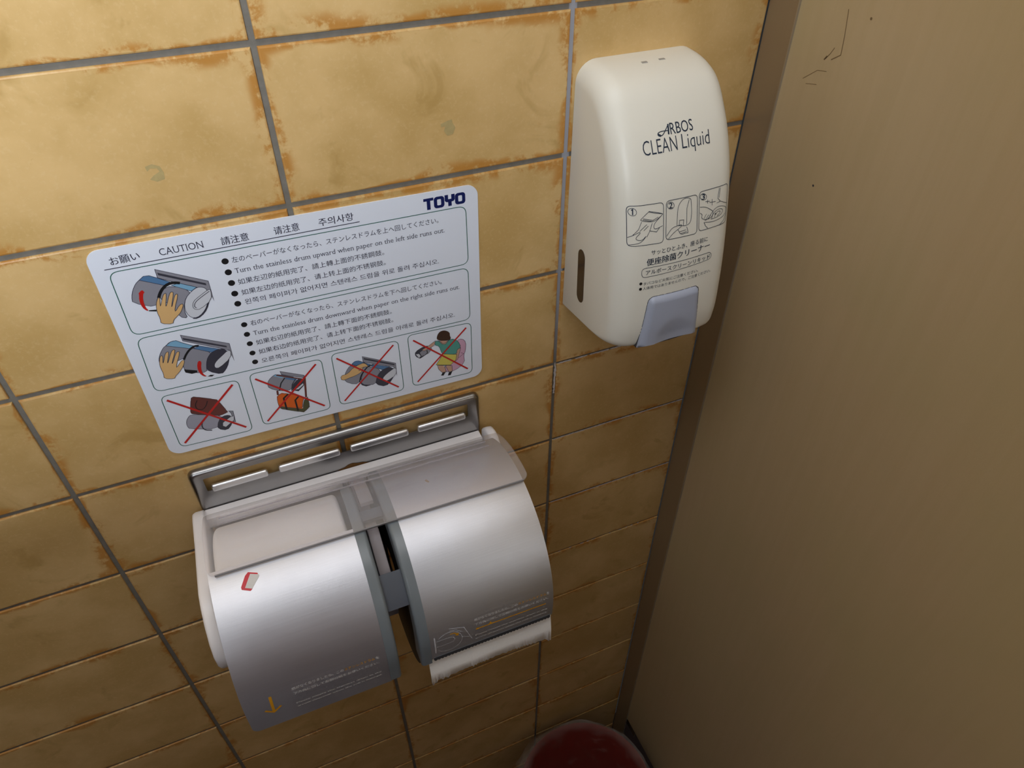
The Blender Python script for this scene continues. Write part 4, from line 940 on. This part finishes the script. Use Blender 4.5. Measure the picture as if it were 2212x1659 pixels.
# raised lettering on the button
def button_face(x, z, L):
    w = (-177.4 - z) / 44; u = (x + 23.9 + 5.5 * w) / (42.5 + 9.5 * w); rr = math.hypot((u - .55) / .33, (w - .95) / .48)
    off = .0030 - .0022 * max(0, 1 - rr * rr) + .0012 * w * w
    return (x / 1000, -(front(XC + x / 1000, max(z / 1000, -.2105)) + off + .0001 + L * .0001), (z + 233) / 1000)
fl = Flat(button_face, 1.5)
fl.text('PUSH', (-9.5, -213.0), (8.5, -211.6), 5.2, M['push'], 1.0, -.008)
fl.build('push_lettering', btn)
dfn = lambda x, z, L: (x / 1000, -(front(XC + x / 1000, z / 1000) + .0002 + L * .00003), (z + 233) / 1000)
fl = Flat(dfn, 4); fd = Flat(dfn, 4)
def dens(pts, k=4):
    o = []
    for a, b in zip(pts, pts[1:]):
        n = max(1, int(math.dist(a, b) / k))
        o += [(a[0] + (b[0] - a[0]) * i / n, a[1] + (b[1] - a[1]) * i / n) for i in range(n)]
    return o + [pts[-1]]
pics = [Flat(dfn, 4) for _ in range(3)]
for col, w, pts in ART['DA']:
    mx = sum(p[0] for p in pts) / len(pts); mz = sum(p[1] for p in pts) / len(pts)
    tgt = fl if mz > -90 else fd if mz < -140 else pics[0 if mx < -13 else 1 if mx < 14 else 2]
    if 4 < len(pts) < 20: pts = chaikin([tuple(p) for p in pts], 2, False)
    tgt.line(dens(pts), w, M['navy'], 1)
for i, (s_, c, w) in enumerate((('1', (-38.09, -112.49), .8), ('2', (-9.88, -111.6), 1.35), ('3', (17.01, -110.73), 1.3))):
    if s_ == '1': pics[i].line([(c[0] - .75, c[1] + 1.2), (c[0] + .15, c[1] + 1.75), (c[0] + .15, c[1] - 2.0)], .75, M['navy'], 1)
    else: pics[i].text(s_, (c[0] - w, c[1] - 1.9), (c[0] + w, c[1] - 1.9), 5.4, M['navy'], 1, .03)
for s_, a, b, size, bold in ART['DT']: (fl if size > 8 else fd).text(s_, a, b, size, M['navy'], 1, bold)
for c in ((-31.2, -165.1), (-31.2, -169.4)): fd.disc(c, 1.15, M['ink_black'], 1)
fl.build('brand_lettering', disp, 'navy brand lettering'); fd.build('usage_lettering', disp, 'navy Japanese usage lettering')
for i, lb in enumerate(('step one drawing, paper pulled from a holder', 'step two drawing, hand under a dispenser', 'step three drawing, hand wiping a seat')): pics[i].build('printed_pictogram', disp, lb)
# sight slit in the left flank
def slit():
    pts = []
    for i in range(9): a = math.pi * i / 8; pts.append((-.0272 + .0055 * math.cos(a), -.1715 + .006 * math.sin(a)))
    for i in range(9): a = math.pi + math.pi * i / 8; pts.append((-.0292 + .0055 * math.cos(a), -.2065 + .006 * math.sin(a)))
    bm = bmesh.new(); bm_prism_x(bm, pts, XC - HW - .0002, XC - HW + .0015)
    link('sight_slit', from_bm(bm, 'sight_slit'), [M['slit']], disp, disp, True, 30)
slit()
def top_marks():
    for x, y, w in ((.2475, -.0175, .0044), (.2618, -.0165, .0048)):
        bm = bmesh.new(); z = -.0352
        bm_box(bm, (x - w / 2, y - .0012, z - .001), (x + w / 2, y + .0012, z + .0004), .0002, 1)
        link('moulded_notch', from_bm(bm, 'moulded_notch'), [M['mark']], disp, disp)
top_marks()

# ------------------------------------------------------------------ twin paper holder
YC, ZC, RAD, TILT = -.08503, -.3978, .0840, .01816
X1, X2, X3, X4 = -.1195, -.0152, .01805, .1228
holder = empty('toilet_paper_holder', Matrix.Translation((0, YC, ZC)) @ Matrix.Rotation(TILT, 4, 'Y'),
               'twin stainless drum toilet paper holder with clear lid, below the notice', 'toilet paper holder')
# everything below in the holder's own frame: x along the wall, y = -1 towards the room, z up, origin on the roll axis
def pol(a, r): return (-r * math.cos(a), r * math.sin(a))
def arc_path(a_top, flap, r, step=3.0):
    """(y,z) points from the upper end round to the front, then straight down"""
    n = max(2, int(abs(a_top) / step)); p = []
    for i in range(n + 1):
        a = math.radians(a_top * (1 - i / n)); p.append(pol(a, r))
    return p
def shell(name, x0, x1, a_top, flap, r, m, thick=.0010, round_side=None, cr=.007, nx=14, parent=None, edge_round=0.0):
    up = arc_path(a_top, flap, r); v, f = [], []
    xs = [x0 + (x1 - x0) * j / nx for j in range(nx + 1)]
    if round_side:                        # closer columns near the rounded corner
        if round_side == 'l': xs = [x0 + cr * (1 - math.cos(math.pi / 2 * j / 6)) for j in range(7)] + xs[2:]
        else: xs = xs[:-2] + [x1 - cr * (1 - math.cos(math.pi / 2 * (6 - j) / 6)) for j in range(7)]
    C = len(xs); ks = 7
    def surf(rr):
        rows = []
        for (y, z) in up: rows.append([(x, y * rr / r, z * rr / r) for x in xs])
        for k in range(1, ks + 1):
            row = []
            for x in xs:
                L = flap
                dxs = (x - x0) if round_side == 'l' else ((x1 - x) if round_side == 'r' else 1)
                if round_side and dxs < cr: L = flap - (cr - math.sqrt(max(0, cr * cr - (cr - dxs) ** 2)))
                row.append((x, -rr, -L * k / ks))
            rows.append(row)
        return rows
    o, i_ = surf(r), surf(r - thick); n = len(o)
    for row in o: v += row
    for row in i_: v += row
    B = n * C
    for a in range(n - 1):
        for b in range(C - 1):
            q = a * C + b; f.append((q, q + C, q + C + 1, q + 1)); f.append((B + q, B + q + 1, B + q + C + 1, B + q + C))
    for b in range(C - 1):
        f.append((b, b + 1, B + b + 1, B + b)); q = (n - 1) * C + b; f.append((q, B + q, B + q + 1, q + 1))
    for a in range(n - 1):
        q = a * C; f.append((q, B + q, B + q + C, q + C)); q = a * C + C - 1; f.append((q, q + C, B + q + C, B + q))
    me = pydata(name, v, f)
    bm = bmesh.new(); bm.from_mesh(me); bmesh.ops.recalc_face_normals(bm, faces=bm.faces); bm.to_mesh(me); bm.free()
    return link(name, me, [m], parent or holder, None, True, 40)
FL, FR = .0235, .0145
drumL = shell('steel_drum', X1, X2, 80.5, FL, RAD, M['steel'], round_side='l', cr=.006)
drumL['label'] = 'left stainless drum with torn red label and yellow arrow'
drumR = shell('steel_drum', X3, X4, 126, FR, RAD, M['steel'])
drumR['label'] = 'right stainless drum, turned up over its roll'

def rim_ring(name, x0, x1, a_top, flap, rside, parent):
    """rounded plastic band along the inner edge of a drum, with its side plate"""
    R0 = RAD + .0006; cr = .0028
    sec = []
    if rside == 'r':
        sec = [(x0, R0 - .004), (x0, R0)] + [(x1 - cr + cr * math.sin(t), R0 - cr + cr * math.cos(t)) for t in [math.pi / 2 * i / 5 for i in range(6)]] + [(x1, R0 - .016)]
    else:
        sec = [(x0, R0 - .016)] + [(x0 + cr - cr * math.cos(t), R0 - cr + cr * math.sin(t)) for t in [math.pi / 2 * i / 5 for i in range(6)]] + [(x1, R0), (x1, R0 - .004)]
    n = len(sec); v, f = [], []; steps = []
    k = max(2, int(a_top / 3))
    for i in range(k + 1): steps.append(('a', math.radians(a_top * (1 - i / k))))
    for i in range(1, 5): steps.append(('f', flap * i / 4))
    for kind, t in steps:
        for x, r in sec:
            if kind == 'a': y, z = pol(t, r)
            else: y, z = -r, -t
            v.append((x, y, z))
    for i in range(len(steps) - 1):
        for j in range(n - 1):
            a = i * n + j; f.append((a, a + 1, a + n + 1, a + n))
    f.append([len(v) - n + j for j in range(n)]); f.append([j for j in range(n)][::-1])
    me = pydata(name, v, f); bm = bmesh.new(); bm.from_mesh(me); bmesh.ops.recalc_face_normals(bm, faces=bm.faces); bm.to_mesh(me); bm.free()
    return link(name, me, [M['rim']], parent, None, True, 45)
rl = rim_ring('drum_rim', X2 - .0002, -.0066, 112, FL - .002, 'r', holder)
rr = rim_ring('drum_rim', .0098, X3 + .0002, 126, FR + .0045, 'l', holder)
def side_disc(name, x0, x1, r, parent, hole=.02):
    bm = bmesh.new(); k = 64
    ring = {}
    for xi, x in enumerate((x0, x1)):
        for ri, q in enumerate((r, hole)):
            ring[xi, ri] = [bm.verts.new((x, -q * math.cos(6.28318 * i / k), q * math.sin(6.28318 * i / k))) for i in range(k)]
    for i in range(k):
        j = (i + 1) % k
        bm.faces.new((ring[0, 0][i], ring[0, 0][j], ring[0, 1][j], ring[0, 1][i]))
        bm.faces.new((ring[1, 0][i], ring[1, 1][i], ring[1, 1][j], ring[1, 0][j]))
        bm.faces.new((ring[0, 0][i], ring[1, 0][i], ring[1, 0][j], ring[0, 0][j]))
        bm.faces.new((ring[0, 1][i], ring[0, 1][j], ring[1, 1][j], ring[1, 1][i]))
    bmesh.ops.recalc_face_normals(bm, faces=bm.faces)
    return link(name, from_bm(bm, name), [M['rim_dark']], parent, None, True, 40)
side_disc('drum_side_plate', .0112, .0128, .0805, rr)
side_disc('drum_side_plate', -.0098, -.0082, .0805, rl)

# paper roll inside the left drum, and the torn paper tail under the right drum
def roll(name, x0, x1, r):
    bm = bmesh.new(); k = 72; cr = .004
    prof = [(x0, .02), (x0, r - cr)] + [(x0 + cr - cr * math.cos(t), r - cr + cr * math.sin(t)) for t in [math.pi / 2 * i / 4 for i in range(1, 5)]] + \
           [(x1 - cr + cr * math.sin(t), r - cr + cr * math.cos(t)) for t in [math.pi / 2 * i / 4 for i in range(5)]] + [(x1, .02)]
    rings = [[bm.verts.new((x, -q * math.cos(6.28318 * i / k), q * math.sin(6.28318 * i / k))) for i in range(k)] for x, q in prof]
    for A, B in list(zip(rings, rings[1:])) + [(rings[-1], rings[0])]:
        for i in range(k):
            j = (i + 1) % k; bm.faces.new((A[i], A[j], B[j], B[i]))
    bmesh.ops.recalc_face_normals(bm, faces=bm.faces)
    return from_bm(bm, name)
HM = o_mtx[holder.name]
pl = empty('toilet_paper_roll', HM @ Matrix.Translation((-.067, 0, 0)), 'white toilet paper roll showing under the clear lid, in the left drum', 'toilet paper', 'toilet paper rolls in the twin holder')
me = roll('paper', -.116 + .067, -.0185 + .067, .0738); link('paper', me, [M['paper']], pl, None, True, 50)
pr_ = empty('toilet_paper_roll', HM @ Matrix.Translation((.07, 0, 0)), 'white toilet paper roll in the right drum with a ragged tail hanging out', 'toilet paper', 'toilet paper rolls in the twin holder')
me = roll('paper', .0185 - .07 + .002, .1205 - .07, .060); link('paper', me, [M['paper']], pr_, None, True, 50)
def tail():
    x0, x1, y = .0160 - .07, .1232 - .07, -.0800
    n = 300; rnd = random.Random(4); bot = []; amp = [rnd.choice((.001, .0016, .0024, .0034)) for _ in range(40)]
    for i in range(n + 1):
        u = i / n
        b = -.0475 + .0040 * math.sin(math.pi * min(1, u * 1.02)) * (1 if u > .05 else u * 20) - .002 * (u - .5)
        ph_ = (u * 30 + .9 * math.sin(u * 17)) % 1; am = amp[int(u * 30 + .9 * math.sin(u * 17)) % 40]; b -= am * (1 - abs(ph_ - .62) / (.62 if ph_ < .62 else .38)) + rnd.uniform(0, .0004)
        if .0 < u < .05: b -= .006 * (1 - u / .05)
        if u > .955: b -= .0045 * (u - .955) / .045
        bot.append(b)
    v, f = [], []
    rows = 8
    for i in range(n + 1):
        x = x0 + (x1 - x0) * i / n; zs = -.0425 - .002 * abs(i / n - .5)
        for k in range(rows + 1):
            t = k / rows; z = bot[i] if k == rows else max(.010 + (zs - .010) * t, bot[i] + .0004 * (rows - k))
            q = t * .98
            v.append((x, y + .0004 * math.sin(x * 60) - .012 * max(0, q - .42) ** 1.25, z))
    for i in range(n):
        for k in range(rows):
            a = i * (rows + 1) + k; f.append((a, a + 1, a + rows + 2, a + rows + 1))
    me = pydata('paper_tail', v, f)
    o = link('paper_tail', me, [M['paper']], pr_, None, True, 60, 'torn ragged end of the paper')
    sd = o.modifiers.new('thickness', 'SOLIDIFY'); sd.thickness = .0002
tail()
def cutter():
    """scalloped tear-off edge along the bottom of the right drum"""
    x0, x1 = X3 + .002, X4 - .002; teeth = 36; n = teeth * 6; v, f = [], []
    for y in (-RAD - .0004, -RAD + .0016):
        for i in range(n + 1):
            u = i / n; x = x0 + (x1 - x0) * u
            z = -FR - .0024 - .0011 * abs(math.sin(math.pi * teeth * u))
            v += [(x, y, -FR + .0012), (x, y, z)]
    B = 2 * (n + 1)
    for i in range(n):
        a = 2 * i; f += [(a, a + 1, a + 3, a + 2), (B + a, B + a + 2, B + a + 3, B + a + 1), (a + 1, B + a + 1, B + a + 3, a + 3), (a, a + 2, B + a + 2, B + a)]
    link('cutter_edge', pydata('cutter_edge', v, f), [M['cutter']], drumR, None, False)
cutter()

# side arms and middle arm (world profile turned into the holder's frame)
ARM = [(-.006, -.347), (-.014, -.3395), (-.022, -.3375), (-.052, -.335), (-.085, -.3305), (-.101, -.329), (-.112, -.332), (-.123, -.339), (-.1325, -.349), (-.137, -.360), (-.1365, -.372), (-.132, -.382), (-.124, -.390), (-.105, -.400), (-.06, -.415), (-.006, -.425)]
def arm(name, x0, x1, m, dz=0.0, bev=.0022):
    prof = [(y - YC, z - ZC + dz) for y, z in ARM]
    bm = bmesh.new(); bm_prism_x(bm, prof, x0, x1, bev, 3)
    return link(name, from_bm(bm, name), [m], holder, None, True, 40)
arm('side_arm', -.1302, -.1206, M['white_plastic'], -.0023)
ARM_FULL, ARM = ARM, [(-.006, -.347), (-.013, -.3400), (-.021, -.3375), (-.029, -.3385), (-.034, -.343), (-.036, -.350), (-.036, -.405), (-.006, -.415)]
arm('side_arm', .1228, .1318, M['white_plastic'], .0016, .0030)
def middle():
    prof = [(-.0805, -.2), (0, 0)]
    P = [(.07, .045), (.06, .055), (.02, .0665), (-.0145, .0745), (-.046, .055), (-.056, .040), (-.05, .01), (0, -.02), (.07, -.03)]
    bm = bmesh.new(); bm_prism_x(bm, P, -.0052, .0036, .001, 2); link('middle_arm', from_bm(bm, 'middle_arm'), [M['lavender']], holder, None, True, 30)
middle()
def band(name, a0, a1, x0, x1, r, th, m):
    v, f = [], []; k = 10
    for rr_ in (r, r - th):
        for i in range(k + 1):
            y, z = pol(math.radians(a0 + (a1 - a0) * i / k), rr_); v += [(x0, y, z), (x1, y, z)]
    B = 2 * (k + 1)
    for i in range(k):
        a = 2 * i; f += [(a, a + 1, a + 3, a + 2), (B + a, B + a + 2, B + a + 3, B + a + 1), (a, a + 2, B + a + 2, B + a), (a + 1, B + a + 1, B + a + 3, a + 3)]
    f += [(0, B, B + 1, 1), (2 * k, 2 * k + 1, B + 2 * k + 1, B + 2 * k)]
    return link(name, pydata(name, v, f), [m], holder, None, True, 40)
band('drum_link', 53, 33, -.0090, .0115, .0795, .004, M['connector'])
band('drum_link', 92, 85, -.0090, .0115, .0795, .004, M['connector'])

# mounting plate (world frame), with a slot and four bent tabs
PM = Matrix.Rotation(.0066, 4, 'Y')
def plate():
    X0, X1_, Z0, Z1 = -.1228, .1242, -.3575, -.3050
    sx0, sx1, sz0, sz1 = -.1126, .1124, -.3276, -.3128
    v, f = [], []
    def rect(x0, x1, z0, z1, r, y, k=5):
        o = []
        for cx, cz, a0 in ((x1 - r, z1 - r, 0), (x0 + r, z1 - r, 90), (x0 + r, z0 + r, 180), (x1 - r, z0 + r, 270)):
            for i in range(k + 1): a = math.radians(a0 + 90 * i / k); o.append((cx + r * math.cos(a), y, cz + r * math.sin(a)))
        return o
    rings = [rect(X0, X1_, Z0, Z1, .006, -.0002), rect(X0, X1_, Z0, Z1, .006, -.0022)]
    for i in range(1, 6):
        t = math.pi / 2 * i / 5; ins = .0040 * (1 - math.cos(t)); rings.append(rect(X0 + ins, X1_ - ins, Z0 + ins, Z1 - ins, max(.002, .006 - ins), -.0022 - .0038 * math.sin(t)))
    rings += [rect(sx0, sx1, sz0, sz1, .0012, -.0060), rect(sx0, sx1, sz0, sz1, .0012, -.0050)]
    n = len(rings[0])
    for r in rings: v += r
    for q in range(len(rings) - 1):
        for i in range(n): a, b = q * n + i, q * n + (i + 1) % n; f.append((a, b, b + n, a + n))
    me = pydata('mounting_plate', v, f); bm = bmesh.new(); bm.from_mesh(me); bmesh.ops.recalc_face_normals(bm, faces=bm.faces); bm.to_mesh(me); bm.free()
    p = link('mounting_plate', me, [M['plate_steel']], holder, holder, True, 40)
    for x0, x1 in ((-.1088, -.0642), (-.0553, -.0040), (.0049, .0566), (.0650, .1098)):
        bm = bmesh.new()
        bm_box(bm, (x0, -.0080, -.3290), (x1, -.0038, -.3216), .0018, 3)
        link('bent_tab', from_bm(bm, 'bent_tab'), [M['tab_steel']], p, holder, True, 50)
    fl = Flat(lambda x, z, L: (x / 1000, -.0062, z / 1000))
    fl.fill([(-12, -350), (-8, -347), (-3, -346), (0, -344.2), (4, -343.5), (8, -345), (13, -345.8), (18, -348), (18, -352), (-12, -353)], M['rust'], 0)
    me = pydata('rust_stain', fl.v, fl.f); link('rust_stain', me, [M['rust']], p, holder, False, label='brown rust smear')
    bm = bmesh.new(); bm_box(bm, (-.1205, -.0180, -.3590), (.1215, -.0065, -.3475), .001, 2)
    bm.transform(Matrix.Translation((0, 0, -.3525)) @ Matrix.Rotation(.006, 4, 'Y') @ Matrix.Translation((0, 0, .3525)))
    link('hinge_bar', from_bm(bm, 'hinge_bar'), [M['white_plastic']], holder, holder, True, 40, 'white plastic bar under the plate')
plate()
bm = bmesh.new(); bm_box(bm, (-.118, -.0105, -.452), (.122, -.0005, -.362), .002, 2)
link('back_plate', from_bm(bm, 'back_plate'), [M['lavender']], holder, holder, True, 40)

# clear lid over both drums
def lid():
    x0, x1 = -.1192, .1272; r = RAD + .0034; th = .0018; nx = 40; k = 30; cr = .006
    a0, a1 = 77.2, 127.5
    v, f = [], []
    xs = [x0 + cr * (1 - math.cos(math.pi / 2 * j / 5)) for j in range(6)] + [x0 + cr + (x1 - x0 - 2 * cr) * j / nx for j in range(1, nx)] + [x1 - cr * (1 - math.cos(math.pi / 2 * (5 - j) / 5)) for j in range(6)]
    C = len(xs)
    for rr_ in (r, r - th):
        for i in range(k + 1):
            for x in xs:
                d = min(x - x0, x1 - x); s = 0
                if d < cr: s = cr - math.sqrt(max(0, cr * cr - (cr - d) ** 2))
                da = math.degrees(s / r)
                a = math.radians((a0 + da) + (a1 - da - a0 - da) * i / k)
                y, z = pol(a, rr_); v.append((x, y, z))
    B = C * (k + 1)
    for i in range(k):
        for j in range(C - 1):
            a = i * C + j; f.append((a, a + 1, a + C + 1, a + C)); f.append((B + a, B + a + C, B + a + C + 1, B + a + 1))
    for j in range(C - 1):
        f.append((j, B + j, B + j + 1, j + 1)); a = k * C + j; f.append((a, a + 1, B + a + 1, B + a))
    for i in range(k):
        a = i * C; f.append((a, a + C, B + a + C, B + a)); a += C - 1; f.append((a, B + a, B + a + C, a + C))
    me = pydata('clear_lid', v, f); bm = bmesh.new(); bm.from_mesh(me); bmesh.ops.recalc_face_normals(bm, faces=bm.faces); bm.to_mesh(me); bm.free()
    l = link('clear_lid', me, [M['clear']], holder, None, True, 40, 'smoky transparent lid over both drums')
    for a in (115.5, 109.5):
        band_o = band('lid_rib', a, a - .6, x0 + .012, x1 - .016, r + .0006, .0008, M['clear_tab']); band_o.parent = l
    e = band('lid_edge', a0 + .35, a0 - .25, x0 + cr * .8, x1 - cr * .8, r + .0002, th + .0002, M['lid_edge']); e.parent = l; e['label'] = 'darker cut edge of the clear lid'
    h = bmesh.new()
    P = [pol(math.radians(a), RAD - .0006) for a in (122, 114, 106, 98, 95)] + [pol(math.radians(a), RAD - .0040) for a in (95, 98, 106, 114, 122)]
    bm_prism_x(h, P, -.0045, .0060, .0006, 2)
    link('lid_hinge', from_bm(h, 'lid_hinge'), [M['clear_tab']], l, None, True, 40)
lid()

# print and label on the drums: x along the drum, s = distance above (arc) or below (straight lip) the bend, in mm
def drum_fn(x, s, L):
    r = RAD + .00012 + L * .00003
    if s >= 0:
        y, z = pol(s / 1000 / RAD, r); return (x / 1000, y, z)
    return (x / 1000, -r, s / 1000)
def drum_print(parent, x0, x1, s1, s2, e1, e2, xo0, xo1, xe):
    a = Flat(drum_fn, 2.5)
    a.text('紙がなくなりましたら、この', (x0, s1), (xo0, s1), 3.1, M['print_white'], 1, .012)
    a.text('ステンレスドラム', (xo0 + .6, s1), (xo1, s1), 3.1, M['print_orange'], 1, .012)
    a.text('を', (xo1 + .4, s1), (x1, s1), 3.1, M['print_white'], 1, .012)
    a.text('下方向に回して左側の紙をお使いください。', (x0, s2), (x1 - 1, s2), 3.1, M['print_white'], 1, .012)
    a.text('Please rotate the stainless drum in the', (x0, e1), (xe, e1), 2.7, M['print_white'], 1, .01)
    a.text('arrow direction when the roll is finished.', (x0, e2), (xe, e2), 2.7, M['print_white'], 1, .01)
    return a
a = drum_print(drumL, -85.0, -20.5, 14.2, 8.6, -4.2, -8.9, -47.5, -24.0, -21.2)
a.build('printed_lettering', drumL, 'pale and yellow print'); a = Flat(drum_fn, 2.5)
a.line([(-100.3, 15.6), (-101.1, -4.0)], 2.0, M['print_orange'], 1); a.line([(-106.6, 1.4), (-101.1, -4.0), (-95.2, 1.4)], 1.8, M['print_orange'], 1.5)
a.build('printed_arrow', drumL, 'yellow down arrow')
a = drum_print(drumR, 55.0, 119.0, 16.0, 10.6, -3.2, -8.2, 91.4, 116.5, 117.5)
a.line([(55.7, 6.1), (116, 5.4)], 1.1, M['print_orange'], 1)
a.fill([(55.4, 5.2), (58.2, 5.0), (56.8, 7.6)], M['print_orange'], 1.5); a.fill([(66.4, 6.6), (69.4, 6.4), (68.0, 9.0)], M['print_orange'], 1.5)
a.build('printed_lettering', drumR, 'pale and yellow print'); a = Flat(drum_fn, 2.5)
g = M['print_lines']
a.line([(22, 13.6), (22, -7.2)], 1.1, g, 1)
a.line([(33.2 + 10.8 * math.cos(t), 2.2 + 11.8 * math.sin(t)) for t in [math.radians(d) for d in range(-150, 146, 8)]], .5, g, 1)
a.line([(23, 8.2), (34.5, 7.8), (37.0, 6.6), (38.0, 4.2), (37.0, 1.4), (34.5, .4), (23, .8)], .5, g, 1.2)
a.line([(34.0, 17.8), (46.2, 13.6), (52.2, -5.6)], .6, g, 1); a.line([(34.4, 15.4), (40.6, 13.6)], .5, g, 1); a.line([(40.6, 12.6), (45, 9)], .5, g, 1); a.line([(43.8, 3), (52, -1.5)], .5, g, 1)
a.line([(34.6, 11.2), (38, 11.0), (40.4, 8.6)], .9, M['print_orange'], 1.2); a.fill([(38.2, 8.0), (41.4, 10.2), (41.2, 6.4)], M['print_orange'], 1.3)
a.build('printed_pictogram', drumR, 'pale side-view line drawing with a yellow arrow')
k = RAD * math.pi / 180 * 1000
a = Flat(drum_fn, 2.5)
a.fill([(x, d * k) for x, d in ((-92.9, 75.0), (-86.8, 73.2), (-86.6, 72.2), (-92.5, 66.2), (-93.8, 65.6), (-99.3, 67.4), (-99.4, 68.6), (-95.3, 73.6))], M['sticker_red'], 1)
a.fill([(x, d * k) for x, d in ((-91.7, 73.8), (-86.3, 72.3), (-86.0, 71.5), (-92.4, 66.4), (-96.9, 67.8))], M['sticker_white'], 2)
a.build('torn_label', drumL, 'torn red and white sticker')

a = Flat(drum_fn, 2.5)
a.fill([(49.0, 97.6 * k), (50.6, 98.2 * k), (51.4, 97.0 * k), (52.2, 95.6 * k), (51.0, 95.2 * k), (50.0, 96.2 * k)], M['rust_light'], .3)
a.build('rust_stain', drumR, 'small light brown stain under the lid')

# ------------------------------------------------------------------ waste bin in the corner
BX, BY, BR, BZ = .2305, -.1205, .1015, -1.058
binr = empty('waste_bin', Matrix.Translation((BX, BY, FLOOR_Z)), 'red plastic waste bin with crumpled clear liner, on the floor in the corner', 'bin')
def lathe(prof, k=72, wob=None):
    bm = bmesh.new(); rings = []
    for idx, (r, z) in enumerate(prof):
        ring = []
        for i in range(k):
            a = 6.28318 * i / k; dr, dz = wob(idx, a) if wob else (0, 0)
            ring.append(bm.verts.new(((r + dr) * math.cos(a), (r + dr) * math.sin(a), z + dz)))
        rings.append(ring)
    for A, B in zip(rings, rings[1:]):
        for i in range(k): j = (i + 1) % k; bm.faces.new((A[i], A[j], B[j], B[i]))
    return bm, rings
H = BZ - FLOOR_Z
bm, rg = lathe([(.078, .0005), (.098, H - .012), (.1005, H - .010), (BR, H - .004), (.1005, H), (.0985, H - .003), (.0955, H - .012), (.076, .004)])
bm.faces.new(rg[-1]); bm.faces.new(rg[0][::-1]); bmesh.ops.recalc_face_normals(bm, faces=bm.faces)
link('body', from_bm(bm, 'body'), [M['bin']], binr, None, True, 40)
rl_ = random.Random(11); ph = [rl_.uniform(0, 6.28) for _ in range(8)]
def wob(i, a):
    w = (.0016 * math.sin(9 * a + ph[0]) + .0012 * math.sin(17 * a + ph[1] + i) + .0009 * math.sin(31 * a + ph[2] + 2 * i))
    left = max(0, math.cos(a - 2.6)) ** 3 * .008 if i < 3 else 0
    return (w + left) * (1 if i not in (3, 4) else .3) , .0022 * math.sin(7 * a + ph[3] + i) * (1 if i < 4 else .6)
bm, rg = lathe([(BR + .0085, H - .046), (BR + .0075, H - .026), (BR + .0055, H - .008), (BR + .0010, H + .0035), (BR - .0045, H + .003), (BR - .0100, H - .012), (BR - .0140, H - .05), (BR - .022, H - .12), (.06, .02)], 96, wob)
bmesh.ops.recalc_face_normals(bm, faces=bm.faces)
def liner_material():
    m, nt, b = new_mat('clear_liner_film'); nt.nodes.remove(b)
    n = NB(nt); P, p = n.pos()
    tr = nt.nodes.new('ShaderNodeBsdfTransparent'); tr.inputs['Color'].default_value = (.93, .91, .89, 1)
    gl = nt.nodes.new('ShaderNodeBsdfPrincipled'); gl.inputs['Base Color'].default_value = (.75, .66, .60, 1); gl.inputs['Roughness'].default_value = .25
    mx = nt.nodes.new('ShaderNodeMixShader')
    top = n.smooth(p[2], BZ - .016, BZ - .002)   # several folded layers lie over the rim
    n._in(mx.inputs[0], n.m('ADD', n.m('MULTIPLY_ADD', n.smooth(n.noise(P, 45, 5, .7), .5, .75), .14, .03), n.m('MULTIPLY', top, .12)))
    nt.links.new(tr.outputs[0], mx.inputs[1]); nt.links.new(gl.outputs[0], mx.inputs[2])
    nt.links.new(mx.outputs[0], nt.nodes['Material Output'].inputs['Surface'])
    return m
link('bin_liner', from_bm(bm, 'bin_liner'), [liner_material()], binr, None, True, 60, 'crumpled clear plastic liner folded over the rim')
